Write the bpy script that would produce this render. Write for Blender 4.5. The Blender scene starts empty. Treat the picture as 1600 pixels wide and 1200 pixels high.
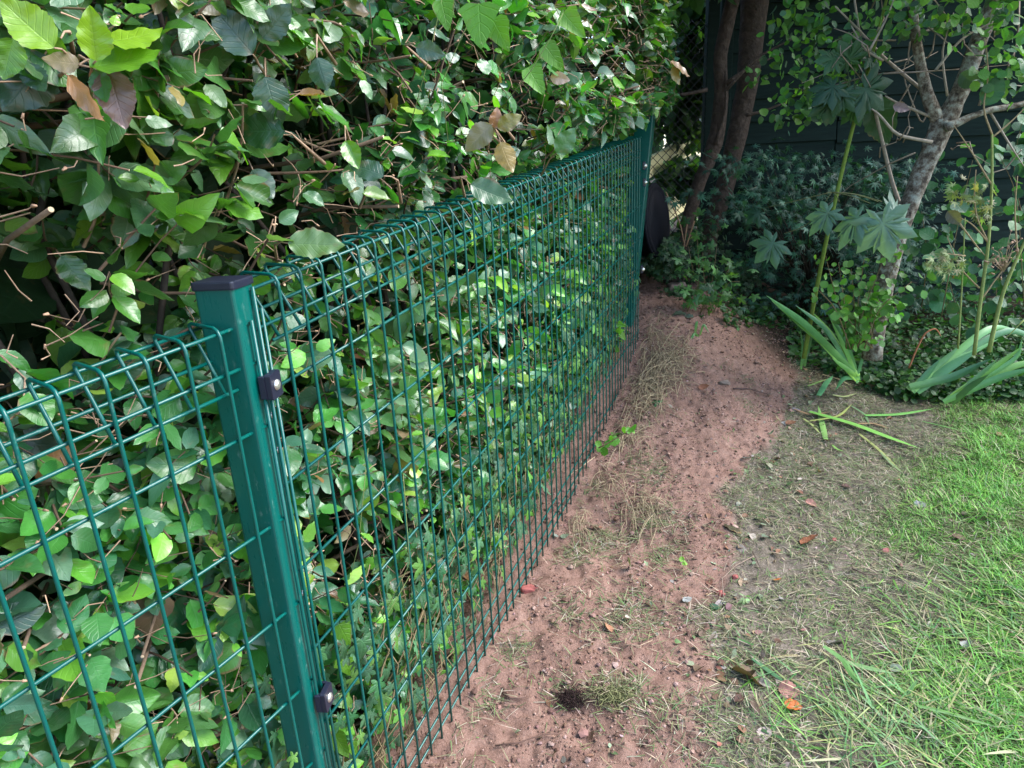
import bpy, math, random
import numpy as np
from mathutils import Matrix, Vector

rng = np.random.default_rng(7)
random.seed(7)
SC = bpy.context.scene
COL = SC.collection

# ------------------------------------------------------------------ camera
CAMZ = 1.30
PITCH, ROLL, FPX = 0.31397, -0.05243, 1030.0
Fv = np.array([0, math.cos(PITCH), -math.sin(PITCH)])
R0 = np.array([1.0, 0, 0]); U0 = np.cross(R0, Fv)
Rv = math.cos(ROLL) * R0 + math.sin(ROLL) * U0
Uv = -math.sin(ROLL) * R0 + math.cos(ROLL) * U0
CP = np.array([0, 0, CAMZ])
cd = bpy.data.cameras.new('camera'); cam = bpy.data.objects.new('camera', cd); COL.objects.link(cam)
m = Matrix.Identity(4)
for i in range(3):
    m[i][0] = Rv[i]; m[i][1] = Uv[i]; m[i][2] = -Fv[i]; m[i][3] = CP[i]
cam.matrix_world = m
cd.sensor_width = 36; cd.lens = 36 * FPX / 1600
cd.clip_start = 0.05; cd.clip_end = 500
SC.camera = cam

# ------------------------------------------------------------------ light
SUN_EL, SUN_ROT = math.radians(46), math.radians(90)
w = bpy.data.worlds.new('World'); SC.world = w; w.use_nodes = True
nt = w.node_tree
bg = nt.nodes['Background']
sk = nt.nodes.new('ShaderNodeTexSky'); sk.sky_type = 'NISHITA'; sk.sun_disc = False
sk.sun_elevation = SUN_EL; sk.sun_rotation = SUN_ROT; sk.air_density = 1.0; sk.dust_density = 0.8; sk.ozone_density = 1.0
nt.links.new(sk.outputs[0], bg.inputs[0]); bg.inputs[1].default_value = 0.15
sd = bpy.data.lights.new('sun', 'SUN'); sun = bpy.data.objects.new('sun', sd); COL.objects.link(sun)
sd.energy = 2.0; sd.angle = math.radians(40); sd.color = (1, 0.98, 0.95)
# rotation measured clockwise from +Y
sdir = Vector((math.sin(SUN_ROT) * math.cos(SUN_EL), math.cos(SUN_ROT) * math.cos(SUN_EL), math.sin(SUN_EL)))
sun.rotation_euler = sdir.to_track_quat('Z', 'Y').to_euler()
SC.view_settings.view_transform = 'Standard'; SC.view_settings.look = 'None'
SC.view_settings.exposure = 1.9; SC.view_settings.gamma = 1; SC.view_settings.use_curve_mapping = False
SC.render.engine = 'CYCLES'
SC.cycles.max_bounces = 7; SC.cycles.transparent_max_bounces = 6; SC.cycles.use_denoising = True

# ------------------------------------------------------------------ maths helpers
def ray(px, py):
    d = Fv + (px - 800) / FPX * Rv - (py - 600) / FPX * Uv
    return d
def W(px, py, Y):
    d = ray(px, py); return CP + d * (Y / d[1])
def nrm(v):
    v = np.asarray(v, float); return v / np.maximum(np.linalg.norm(v, axis=-1, keepdims=True), 1e-9)
_perm = np.random.default_rng(3).permutation(512)
_vals = np.random.default_rng(4).random(512)
def vnoise(x, y, z=0.0):
    x, y, z = np.broadcast_arrays(np.asarray(x, float), np.asarray(y, float), np.asarray(z, float))
    xi = np.floor(x).astype(int); yi = np.floor(y).astype(int); zi = np.floor(z).astype(int)
    xf = x - xi; yf = y - yi; zf = z - zi
    sx = xf * xf * (3 - 2 * xf); sy = yf * yf * (3 - 2 * yf); sz = zf * zf * (3 - 2 * zf)
    def h(a, b, c): return _vals[(_perm[(_perm[(_perm[a & 511] + b) & 511] + c) & 511])]
    def l(a, b, t): return a + (b - a) * t
    r0 = l(l(h(xi, yi, zi), h(xi + 1, yi, zi), sx), l(h(xi, yi + 1, zi), h(xi + 1, yi + 1, zi), sx), sy)
    r1 = l(l(h(xi, yi, zi + 1), h(xi + 1, yi, zi + 1), sx), l(h(xi, yi + 1, zi + 1), h(xi + 1, yi + 1, zi + 1), sx), sy)
    return l(r0, r1, sz)
def fbm(x, y, o=4, g=.5):
    a = 0; s = 1; t = 0
    for i in range(o):
        a = a + s * vnoise(x * 2 ** i + 17.3 * i, y * 2 ** i + 5.1 * i, i * 3.7); t += s; s *= g
    return a / t
def sstep(a, b, x):
    t = np.clip((x - a) / (b - a), 0, 1); return t * t * (3 - 2 * t)

# fence panel geometry (rail direction and origin of each panel's topmost front wire)
PA = np.array([-0.34918, 0.90768, 1.16120]); YA = 1.15856; SA = 0.10003
PB = np.array([-0.37804, 0.84544, 1.11363]); YB = 0.98142; SB = 0.10279
UA = np.array([math.cos(YA), math.sin(YA), SA]); NA = np.array([-math.sin(YA), math.cos(YA), 0])   # N points behind the fence
UB = np.array([math.cos(YB), math.sin(YB), SB]); NB = np.array([-math.sin(YB), math.cos(YB), 0])

# ground height
GY = [-50, 0.8, 1.2, 1.55, 2.0, 2.5, 2.8, 3.07, 3.25, 3.9, 5, 60]
GZ = [-.05, -.02, .02, .055, .09, .235, .32, .42, .50, .62, .66, .66]
def fence_x(y): return PA[0] + (np.asarray(y) - PA[1]) / math.tan(YA)
def ground_base(x, y):
    x = np.asarray(x, float); y = np.asarray(y, float)
    prof = np.interp(y, GY, GZ)
    low = np.interp(y, [-50, 1.0, 3.2, 5, 60], [-.04, -.03, .18, .36, .45])
    d = x - fence_x(y)
    k = sstep(1.0, 0.1, d)
    z = low + (prof - low) * k
    return z
def ground_z(x, y):
    x = np.asarray(x, float); y = np.asarray(y, float)
    z = ground_base(x, y)
    z = z + (fbm(x * 3.1, y * 3.1, 3) - .5) * .05
    s = soil_mask(x, y)
    z = z + s * ((fbm(x * 14, y * 14, 4, .6) - .5) * .040 + (fbm(x * 55 + 9, y * 55, 3, .7) - .5) * .020)
    z = z + (1 - s) * (fbm(x * 24, y * 24, 4, .65) - .5) * .026
    return z
def G0(px, py):
    d = ray(px, py); t = 0.5
    for _ in range(400):
        p = CP + d * t
        if p[2] < ground_base(p[0], p[1]): break
        t += 0.02
    return p
# edge between bare soil and lawn, traced on the ground
_bp = [G0(*q) for q in ((1150, 1230), (1125, 1130), (1085, 1020), (1090, 930), (1130, 840), (1165, 760), (1200, 700), (1235, 620), (1265, 560))]
BY = [-5] + [p[1] for p in _bp] + [6]; BX = [_bp[0][0]] + [p[0] for p in _bp] + [_bp[-1][0]]
_gp = [G0(*q) for q in ((1330, 1230), (1290, 1080), (1300, 960), (1330, 860), (1380, 760), (1440, 690), (1500, 640))]
LY = [-5] + [p[1] for p in _gp] + [6]; LX = [_gp[0][0]] + [p[0] for p in _gp] + [_gp[-1][0]]
def soil_mask(x, y):
    n = (fbm(np.asarray(x) * 5 + 3, np.asarray(y) * 5, 3) - .5) * .28
    return sstep(.05, -.05, np.asarray(x) - np.interp(y, BY, BX) + n)
def lawn_mask(x, y):
    n = (fbm(np.asarray(x) * 4 + 30, np.asarray(y) * 4, 3) - .5) * .5
    return sstep(-.14, .34, np.asarray(x) - np.interp(y, LY, LX) + n * 1.4 - .10)
def G(px, py, lift=0.0):
    p = G0(px, py); p = p.copy(); p[2] = float(ground_z(p[0], p[1])) + lift; return p
def onground(x, y, lift=0.0): return np.array([x, y, float(ground_z(x, y)) + lift])

# ------------------------------------------------------------------ object helpers
def thing(name, label, cat, loc=(0, 0, 0), group=None):
    o = bpy.data.objects.new(name, None); COL.objects.link(o); o.location = loc; o.empty_display_size = .05
    o['label'] = label; o['category'] = cat
    if group: o['group'] = group
    return o
def tag(o, label, cat, group=None, kind=None):
    if label: o['label'] = label
    if cat: o['category'] = cat
    if group: o['group'] = group
    if kind: o['kind'] = kind
    return o
def link(name, me, mat, parent=None, label=None):
    o = bpy.data.objects.new(name, me); COL.objects.link(o)
    if mat is not None and not me.materials: me.materials.append(mat)
    if parent is not None:
        o.parent = parent
        if me.get('world'):
            o.matrix_parent_inverse = Matrix.Translation(-parent.location)
    if label: o['label'] = label
    return o

class MB:
    """collects vertices and faces, with one colour per vertex"""
    def __init__(s): s.V = []; s.Fc = []; s.C = []; s.n = 0
    def add(s, v, f, c=(1, 1, 1)):
        v = np.asarray(v, float); s.V.append(v)
        c = np.asarray(c, float)
        s.C.append(np.broadcast_to(c, (len(v), 3)))
        s.Fc += [tuple(int(a) + s.n for a in q) for q in f]; s.n += len(v)
    def tube(s, pts, rad, seg=6, c=(1, 1, 1), caps=True, knob=0.0):
        pts = np.asarray(pts, float); n = len(pts); rad = np.broadcast_to(np.asarray(rad, float), (n,))
        t = nrm(np.gradient(pts, axis=0)); ref = np.array([0, 0, 1.0]) if abs(t[0][2]) < .9 else np.array([1.0, 0, 0])
        a = nrm(np.cross(t[0], ref)); V = []
        for i in range(n):
            a = nrm(a - t[i] * (a @ t[i])); b = np.cross(t[i], a)
            for k in range(seg):
                th = 2 * math.pi * k / seg
                r = rad[i] * (1 + (knob * (vnoise(i * .7, k * .9, pts[0][0] * 7) - .5) if knob else 0))
                V.append(pts[i] + r * (math.cos(th) * a + math.sin(th) * b))
        F = [(i * seg + k, i * seg + (k + 1) % seg, (i + 1) * seg + (k + 1) % seg, (i + 1) * seg + k) for i in range(n - 1) for k in range(seg)]
        if caps: F.append(tuple(reversed(range(seg)))); F.append(tuple((n - 1) * seg + k for k in range(seg)))
        s.add(V, F, c)
    def box(s, cen, ax, half, c=(1, 1, 1), bev=0.0):
        ax = np.asarray(ax, float); cen = np.asarray(cen, float); hx, hy, hz = half
        if bev <= 0:
            V = [cen + sx * hx * ax[0] + sy * hy * ax[1] + sz * hz * ax[2] for sx in (-1, 1) for sy in (-1, 1) for sz in (-1, 1)]
            F = [(0, 1, 3, 2), (4, 6, 7, 5), (0, 4, 5, 1), (2, 3, 7, 6), (0, 2, 6, 4), (1, 5, 7, 3)]
            s.add(V, F, c); return
        # rounded in the ax0/ax1 plane, extruded along ax2
        prof = []
        for (sx, sy, a0) in ((1, 1, 0), (-1, 1, 90), (-1, -1, 180), (1, -1, 270)):
            for k in range(4):
                th = math.radians(a0 + 30 * k)
                prof.append((sx * (hx - bev) + bev * math.cos(th), sy * (hy - bev) + bev * math.sin(th)))
        n = len(prof); V = []; b2 = bev * .5
        rings = [(-hz, 1), (hz - 0, 1)] if b2 <= 0 else [(-hz, .985), (-hz + b2, 1), (hz - b2, 1), (hz, .985)]
        for (z, k) in rings:
            for (x, y) in prof: V.append(cen + x * k * ax[0] + y * k * ax[1] + z * ax[2])
        R = len(rings)
        F = [(i * n + k, i * n + (k + 1) % n, (i + 1) * n + (k + 1) % n, (i + 1) * n + k) for i in range(R - 1) for k in range(n)]
        F.append(tuple(reversed(range(n)))); F.append(tuple((R - 1) * n + k for k in range(n)))
        s.add(V, F, c)
    def mesh(s, name, smooth=True, origin=None):
        V = np.concatenate(s.V); me = bpy.data.meshes.new(name)
        if origin is not None: V = V - np.asarray(origin)
        me.from_pydata(V.tolist(), [], s.Fc)
        a = me.color_attributes.new('Col', 'FLOAT_COLOR', 'POINT')
        c = np.ones((len(V), 4), np.float32); c[:, :3] = np.concatenate(s.C); a.data.foreach_set('color', c.ravel())
        if smooth: me.polygons.foreach_set('use_smooth', [True] * len(me.polygons))
        return me
    def build(s, name, mat, parent=None, label=None, smooth=True):
        loc = np.array(parent.location) if parent is not None else None
        return link(name, s.mesh(name, smooth, loc), mat, parent, label)

def rawmesh(name, V, F, C, UV=None, smooth=True):
    """V (n,3); F (m,k) uniform polygons; C (n,3); UV per vertex (n,2)"""
    me = bpy.data.meshes.new(name); n = len(V); mF, k = F.shape
    me.vertices.add(n); me.vertices.foreach_set('co', np.asarray(V, np.float32).ravel())
    me.loops.add(mF * k); me.loops.foreach_set('vertex_index', F.ravel().astype(np.int32))
    me.polygons.add(mF); me.polygons.foreach_set('loop_start', np.arange(0, mF * k, k, dtype=np.int32))
    me.polygons.foreach_set('use_smooth', np.full(mF, smooth))
    me.update(calc_edges=True)
    a = me.color_attributes.new('Col', 'FLOAT_COLOR', 'POINT')
    c = np.ones((n, 4), np.float32); c[:, :3] = C; a.data.foreach_set('color', c.ravel())
    if UV is not None:
        u = me.uv_layers.new(name='UVMap'); u.data.foreach_set('uv', np.asarray(UV, np.float32)[F.ravel()].ravel())
    return me

# ------------------------------------------------------------------ leaf templates: (verts, faces, uv)
def grid_leaf(ny, wf, nx=2, wave=.02, fold=.10, teeth=0.0):
    us = np.linspace(-1, 1, 2 * nx + 1); ts = np.linspace(0, 1, ny + 1); V = []; UV = []
    for t in ts:
        wd = wf(min(max(t, 0.0), 1.0))
        for u in us:
            z = fold * abs(u) * wd * 2 + wave * math.sin(t * 19 + (1 if u > 0 else 0) * 1.7) * abs(u) ** 1.5
            x = u * wd * (1 + teeth * math.sin(t * 47) * (abs(u) == 1))
            V.append((x, t, z)); UV.append((u * .5 + .5, t))
    m_ = len(us)
    F = [(i * m_ + k, i * m_ + k + 1, (i + 1) * m_ + k + 1, (i + 1) * m_ + k) for i in range(ny) for k in range(m_ - 1)]
    return np.array(V), np.array(F), np.array(UV)
def fan_leaf(lobes, cen=(0, .35), base=.06, notch=.42, sag=.08):
    """palmate outline: lobes = [(angle_deg from tip axis, length, width)], symmetric"""
    pts = []
    full = [(-a, l, w_) for (a, l, w_) in reversed(lobes) if a > 0] + [(a, l, w_) for (a, l, w_) in lobes]
    for i, (a, l, w_) in enumerate(full):
        for (da, r) in ((-w_, .62), (-w_ * .45, .80), (0, 1.0), (w_ * .45, .80), (w_, .62)):
            th = math.radians(a + da); pts.append((cen[0] + math.sin(th) * l * r, cen[1] + math.cos(th) * l * r))
        if i < len(full) - 1:
            a2 = (a + full[i + 1][0]) / 2; th = math.radians(a2); r = min(l, full[i + 1][1]) * notch
            pts.append((cen[0] + math.sin(th) * r, cen[1] + math.cos(th) * r))
    pts.append((0, cen[1] - base)) 
    pts = np.array(pts); n = len(pts); c = np.array(cen)
    V = [(c[0], c[1], 0)]; V += [tuple(c + (p - c) * .5) + (-sag * .15,) for p in pts]; V += [tuple(p) + (-sag * np.linalg.norm(p - c) * 2,) for p in pts]
    F = []
    for k in range(n):
        k2 = (k + 1) % n
        F.append((0, 1 + k2, 1 + k, 1 + k)); F.append((1 + k, 1 + k2, 1 + n + k2, 1 + n + k))
    V = np.array(V); UV = np.stack([V[:, 0] * .8 + .5, V[:, 1]], 1)
    T3 = []
    for (a, b, c_, d) in F:
        if c_ == d: T3.append((a, b, c_))
        else: T3.append((a, b, c_)); T3.append((a, c_, d))
    return V, np.array(T3), UV
def w_beech(t): return .335 * (math.sin(math.pi * t ** .78) ** .82 if 0 < t < 1 else 0.0) * (1.03 - .12 * t) + .004
def w_oval(t): return .42 * (math.sin(math.pi * t) ** .6 if 0 < t < 1 else 0.0) + .004
def w_heart(t): return .40 * (max(0, 1 - t) ** .75) * (min(1, t / .10 + .55)) + .003
def w_long(t): return .16 * (math.sin(math.pi * t ** .7) ** .8 if 0 < t < 1 else 0.0) + .003
BEECH = grid_leaf(8, w_beech, 2, .022, .10, .03)
BEECH_HI = grid_leaf(24, w_beech, 4, .022, .09, .05)
OVAL = grid_leaf(6, w_oval, 1, .0, .1)
HEART = grid_leaf(7, w_heart, 2, .012, .12)
LONG = grid_leaf(5, w_long, 1, .0, .1)
IVY = fan_leaf([(0, .62, 24), (62, .5, 24), (125, .36, 24)], (0, .38), .05)
SYC = fan_leaf([(0, .66, 17), (48, .62, 16), (100, .46, 16), (140, .26, 10)], (0, .30), .04)
SYC = fan_leaf([(0, .62, 25), (27, .50, 8), (52, .60, 20), (80, .44, 8), (106, .50, 18), (146, .34, 14)], (0, .34), .04, .70, .10)
MAPLE = fan_leaf([(0, .68, 9), (36, .62, 8), (74, .5, 8), (118, .32, 8)], (0, .3), .02)

def leaves(name, tmpl, P, T, N, S, C, mat, parent=None, curl=.25, label=None, kind=None, widthvar=.15, wave=.0):
    tv, tf, tuv = tmpl; k_ = len(tv); P = np.asarray(P, float); n = len(P)
    T = nrm(T); N = np.asarray(N, float); N = nrm(N - T * np.sum(N * T, 1, keepdims=True)); B = np.cross(T, N)
    S = np.broadcast_to(np.asarray(S, float), (n,)); cu = rng.normal(-curl * .4, curl, n); fo = rng.normal(.0, curl * .6, n); wv = 1 + rng.normal(0, widthvar, n)
    tw = rng.normal(0, curl * .5, n)
    x = tv[None, :, 0] * wv[:, None]; y = np.broadcast_to(tv[None, :, 1], x.shape)
    z = tv[None, :, 2] + cu[:, None] * y ** 2 * .6 + fo[:, None] * np.abs(x) + tw[:, None] * x * y * 1.4
    jt = .014 if k_ < 60 else .003
    x = x * (1 + rng.normal(0, jt * 4, x.shape)); z = z + rng.normal(0, jt, z.shape)
    V = P[:, None] + S[:, None, None] * (x[..., None] * B[:, None] + y[..., None] * T[:, None] + z[..., None] * N[:, None])
    k = len(tv); F = (tf[None] + (np.arange(n) * k)[:, None, None]).reshape(-1, tf.shape[1])
    CC = np.repeat(np.asarray(C, float), k, axis=0); UV = np.tile(tuv, (n, 1))
    V = V.reshape(-1, 3)
    if parent is not None: V = V - np.array(parent.location)
    me = rawmesh(name, V, F, CC, UV)
    return link(name, me, mat, parent, label)

def pal(n, cols, jit=.15, weights=None):
    cols = np.array(cols); i = rng.choice(len(cols), n, p=weights)
    c = cols[i] * (1 + rng.normal(0, jit, (n, 1))) * (1 + rng.normal(0, jit * .3, (n, 3)))
    return np.clip(c, .004, .9)

# ------------------------------------------------------------------ materials
def newmat(name):
    m_ = bpy.data.materials.new(name); m_.use_nodes = True; t = m_.node_tree; b = t.nodes['Principled BSDF']; return m_, t, b
def N_(t, typ, **kw):
    n = t.nodes.new(typ)
    for k, v in kw.items(): setattr(n, k, v)
    return n
def mth(t, op, a, b=None, c=None):
    n = t.nodes.new('ShaderNodeMath'); n.operation = op
    for i, v in enumerate((a, b, c)):
        if v is None: continue
        if isinstance(v, (int, float)): n.inputs[i].default_value = v
        else: t.links.new(v, n.inputs[i])
    return n.outputs[0]
def mixc(t, fac, a, b, mode='MIX'):
    n = t.nodes.new('ShaderNodeMix'); n.data_type = 'RGBA'; n.blend_type = mode
    for i, v in ((0, fac), (6, a), (7, b)):
        if isinstance(v, (int, float)): n.inputs[i].default_value = v
        elif isinstance(v, tuple): n.inputs[i].default_value = tuple(v) + (1,) * (4 - len(v))
        else: t.links.new(v, n.inputs[i])
    return n.outputs[2]
def noise(t, scale, detail=3, rough=.5, vec=None):
    n = t.nodes.new('ShaderNodeTexNoise'); n.inputs['Scale'].default_value = scale; n.inputs['Detail'].default_value = detail; n.inputs['Roughness'].default_value = rough
    if vec is None:
        g = t.nodes.new('ShaderNodeNewGeometry'); vec = g.outputs['Position']
    t.links.new(vec, n.inputs['Vector']); return n.outputs['Fac']
def ramp(t, fac, stops):
    n = t.nodes.new('ShaderNodeValToRGB'); t.links.new(fac, n.inputs[0]); e = n.color_ramp.elements
    while len(e) < len(stops): e.new(.5)
    for i, (p, c) in enumerate(stops): e[i].position = p; e[i].color = tuple(c) + (1,) * (4 - len(c))
    return n.outputs[0]
def bump(t, h, strength, dist, b):
    n = t.nodes.new('ShaderNodeBump'); n.inputs['Strength'].default_value = strength; n.inputs['Distance'].default_value = dist
    t.links.new(h, n.inputs['Height']); t.links.new(n.outputs[0], b.inputs['Normal']); return n
def attr(t, name='Col'):
    n = t.nodes.new('ShaderNodeAttribute'); n.attribute_name = name; return n.outputs['Color']

def leaf_mat(name, rough=.34, trans=.35, veins=8.0, slope=.75, spec=.5, bumps=.5, blem=.25, vcol=.25, coat=0.0):
    m_, t, b = newmat(name)
    c = attr(t); uv = N_(t, 'ShaderNodeUVMap'); sx = N_(t, 'ShaderNodeSeparateXYZ'); t.links.new(uv.outputs[0], sx.inputs[0])
    au = mth(t, 'ABSOLUTE', mth(t, 'SUBTRACT', sx.outputs[0], .5))
    ph = mth(t, 'SUBTRACT', mth(t, 'MULTIPLY', sx.outputs[1], veins), mth(t, 'MULTIPLY', au, slope * 4))
    saw = mth(t, 'ABSOLUTE', mth(t, 'SUBTRACT', mth(t, 'FRACT', ph), .5))          # 0..0.5, groove at 0.5
    vein = mth(t, 'SMOOTH_MIN', mth(t, 'MULTIPLY', mth(t, 'SUBTRACT', .5, saw), 9.0), 1.0, .3)
    mid = mth(t, 'MINIMUM', mth(t, 'MULTIPLY', au, 28.0), 1.0)
    hgt = mth(t, 'MULTIPLY', vein, mid)
    inv = mth(t, 'SUBTRACT', 1.0, hgt)
    light = mixc(t, 1.0, c, (1.7, 1.6, 1.9, 1), 'MULTIPLY')
    c1 = mixc(t, mth(t, 'MULTIPLY', inv, vcol), c, light)
    n1 = noise(t, 38, 3); f1 = mth(t, 'MULTIPLY', mth(t, 'MAXIMUM', mth(t, 'SUBTRACT', n1, .62), 0), blem * 9)
    edge = mth(t, 'MAXIMUM', mth(t, 'SUBTRACT', mth(t, 'MULTIPLY', au, 2.0), .62), mth(t, 'SUBTRACT', sx.outputs[1], .72))
    f2 = mth(t, 'MULTIPLY', mth(t, 'MAXIMUM', mth(t, 'ADD', edge, mth(t, 'MULTIPLY', mth(t, 'SUBTRACT', noise(t, 16, 3), .74), 2.2)), 0), blem * 18)
    f1 = mth(t, 'MAXIMUM', f1, f2)
    c2 = mixc(t, mth(t, 'MINIMUM', f1, .85), c1, (.20, .13, .06, 1))
    n2 = noise(t, 9, 2); c3 = mixc(t, 1.0, c2, mixc(t, n2, (.72, .75, .7, 1), (1.28, 1.22, 1.15, 1)), 'MULTIPLY')
    t.links.new(c3, b.inputs['Base Color']); b.inputs['Roughness'].default_value = rough; b.inputs['Specular IOR Level'].default_value = spec; b.inputs['Coat Weight'].default_value = coat; b.inputs['Coat Roughness'].default_value = .24
    rr = mth(t, 'ADD', mth(t, 'MULTIPLY', noise(t, 120, 2), .22), rough - .10); t.links.new(rr, b.inputs['Roughness'])
    bump(t, mth(t, 'ADD', hgt, mth(t, 'MULTIPLY', noise(t, 260, 2), .5)), bumps, .0016, b)
    tr = N_(t, 'ShaderNodeBsdfTranslucent'); t.links.new(mixc(t, 1.0, c3, (1.5, 1.7, .5, 1), 'MULTIPLY'), tr.inputs[0])
    mx = N_(t, 'ShaderNodeMixShader'); mx.inputs[0].default_value = trans
    t.links.new(b.outputs[0], mx.inputs[1]); t.links.new(tr.outputs[0], mx.inputs[2])
    t.links.new(mx.outputs[0], t.nodes['Material Output'].inputs[0]); return m_
M = {}
M['beech'] = leaf_mat('beech leaf', .36, .30, 8, .9, .6, .32, .36, .15, .6)
M['broad'] = leaf_mat('broad leaf', .42, .32, 5, .6, .4)
M['dark_leaf'] = leaf_mat('small dark leaf', .5, .25, 4, .3, .3, .3)
M['litter'] = leaf_mat('dry leaf', .6, .08, 8, .9, .3, .6, .5, .35)
M['blade'] = leaf_mat('blade', .42, .35, .01, 9.0, .4, .35, .12, .25)

def simple(name, col, rough=.5, metal=0.0, spec=.5, nscale=None, namt=.2, bs=0, bd=.001, bscale=100, usecol=False):
    m_, t, b = newmat(name)
    src = attr(t) if usecol else None
    if usecol: c = mixc(t, 1.0, src, tuple(col), 'MULTIPLY')
    else: c = None
    if nscale:
        f = noise(t, nscale, 4, .6)
        k = mixc(t, f, (1 - namt * 2, 1 - namt * 2, 1 - namt * 2, 1), (1 + namt * 2, 1 + namt * 2, 1 + namt * 2, 1))
        c = mixc(t, 1.0, c if c is not None else tuple(col), k, 'MULTIPLY')
    if c is not None: t.links.new(c, b.inputs['Base Color'])
    else: b.inputs['Base Color'].default_value = tuple(col) + (1,)
    b.inputs['Roughness'].default_value = rough; b.inputs['Metallic'].default_value = metal; b.inputs['Specular IOR Level'].default_value = spec
    if bs: bump(t, noise(t, bscale, 4, .6), bs, bd, b)
    return m_
M['grass'] = simple('grass blade', (1, 1, 1), .5, spec=.25, usecol=True, nscale=30, namt=.1)
M['straw'] = simple('dry straw', (1, 1, 1), .8, spec=.15, usecol=True)
M['crumb'] = simple('soil crumb', (1, 1, 1), .95, spec=.1, usecol=True, nscale=200, namt=.15, bs=.6, bscale=500)
M['twig'] = simple('twig bark', (1, 1, 1), .8, spec=.2, usecol=True, nscale=90, namt=.25, bs=.6, bscale=300)
M['bark'] = simple('dark bark', (.066, .046, .036), .85, spec=.2, nscale=30, namt=.42, bs=1.0, bd=.02, bscale=38)
M['black_plastic'] = simple('black plastic', (.012, .014, .03), .38, nscale=60, namt=.1, bs=.15, bscale=400)
M['zinc'] = simple('zinc bolt', (.62, .60, .55), .35, .85, nscale=300, namt=.12, bs=.2, bscale=500)
M['tub'] = simple('dark tub', (.0015, .002, .006), .7, spec=.2, nscale=10, namt=.15)
M['pale_wood'] = simple('pale weathered rail', (.55, .50, .26), .8, nscale=20, namt=.12, bs=.4, bscale=120)
M['stone'] = simple('stone', (.20, .15, .12), .9, nscale=30, namt=.2, bs=.8, bscale=120)
M['brick'] = simple('brick fragment', (.30, .085, .07), .9, nscale=60, namt=.25, bs=.8, bscale=200)
M['root'] = simple('root fibres', (.045, .028, .025), .95, spec=.1)
M['link'] = simple('chain wire', (.02, .02, .018), .6, .3)

# green powder coat with dust, scratches
m_, t, b = newmat('green powder coat'); M['coat'] = m_
n1 = noise(t, 55, 5, .7); n2 = noise(t, 700, 2); geo = N_(t, 'ShaderNodeNewGeometry')
mp = N_(t, 'ShaderNodeMapping'); mp.inputs['Scale'].default_value = (1, 1, .18); t.links.new(geo.outputs['Position'], mp.inputs[0])
n3 = noise(t, 150, 3, .7, mp.outputs[0])
dust = mth(t, 'MINIMUM', mth(t, 'MULTIPLY', mth(t, 'MAXIMUM', mth(t, 'SUBTRACT', mth(t, 'MULTIPLY', n1, n3), .33), 0), 4.0), .55)
c = mixc(t, dust, (.0, .085, .070, 1), (.15, .25, .22, 1))
t.links.new(c, b.inputs['Base Color']); b.inputs['Roughness'].default_value = .3
t.links.new(mth(t, 'ADD', mth(t, 'MULTIPLY', n3, .2), .2), b.inputs['Roughness']); bump(t, n2, .12, .0004, b)

# soil / trodden lawn
m_, t, b = newmat('ground earth'); M['ground'] = m_
a = attr(t); sp = N_(t, 'ShaderNodeSeparateColor'); t.links.new(a, sp.inputs[0])
big = noise(t, 3.0, 4); mid_ = noise(t, 22, 4, .65); fine = noise(t, 160, 4, .7); vf = noise(t, 600, 2, .6)
soil = ramp(t, mth(t, 'ADD', mth(t, 'MULTIPLY', mid_, .5), mth(t, 'MULTIPLY', fine, .5)), [(.28, (.12, .070, .053)), (.5, (.25, .150, .114)), (.70, (.345, .225, .178))])
soil = mixc(t, 1.0, soil, mixc(t, big, (.62, .60, .60, 1), (1.38, 1.36, 1.36, 1)), 'MULTIPLY')
mud = ramp(t, mth(t, 'ADD', mth(t, 'MULTIPLY', mid_, .4), mth(t, 'MULTIPLY', fine, .6)), [(.3, (.06, .05, .036)), (.5, (.16, .132, .10)), (.7, (.32, .25, .21))])
turf = ramp(t, fine, [(.3, (.02, .035, .01)), (.7, (.10, .13, .04))])
c = mixc(t, sp.outputs[0], mud, soil); c = mixc(t, sp.outputs[1], c, turf)
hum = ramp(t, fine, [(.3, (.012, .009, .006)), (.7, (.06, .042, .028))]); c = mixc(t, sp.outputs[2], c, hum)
t.links.new(c, b.inputs['Base Color']); b.inputs['Roughness'].default_value = .95; b.inputs['Specular IOR Level'].default_value = .12
bump(t, mth(t, 'ADD', mth(t, 'MULTIPLY', fine, 1.0), mth(t, 'MULTIPLY', vf, .45)), .9, .006, b)

# lichen bark
m_, t, b = newmat('lichen bark'); M['lichen'] = m_
n1 = noise(t, 34, 5, .7); n2 = noise(t, 9, 3)
c = ramp(t, n1, [(.36, (.035, .025, .018)), (.46, (.13, .10, .075)), (.53, (.23, .205, .17)), (.60, (.30, .31, .27)), (.8, (.40, .41, .36))])
t.links.new(mixc(t, 1.0, c, mixc(t, n2, (.6, .6, .6, 1), (1.3, 1.3, 1.25, 1)), 'MULTIPLY'), b.inputs['Base Color']); b.inputs['Roughness'].default_value = .9
bump(t, noise(t, 70, 4, .6), .8, .006, b)
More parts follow.
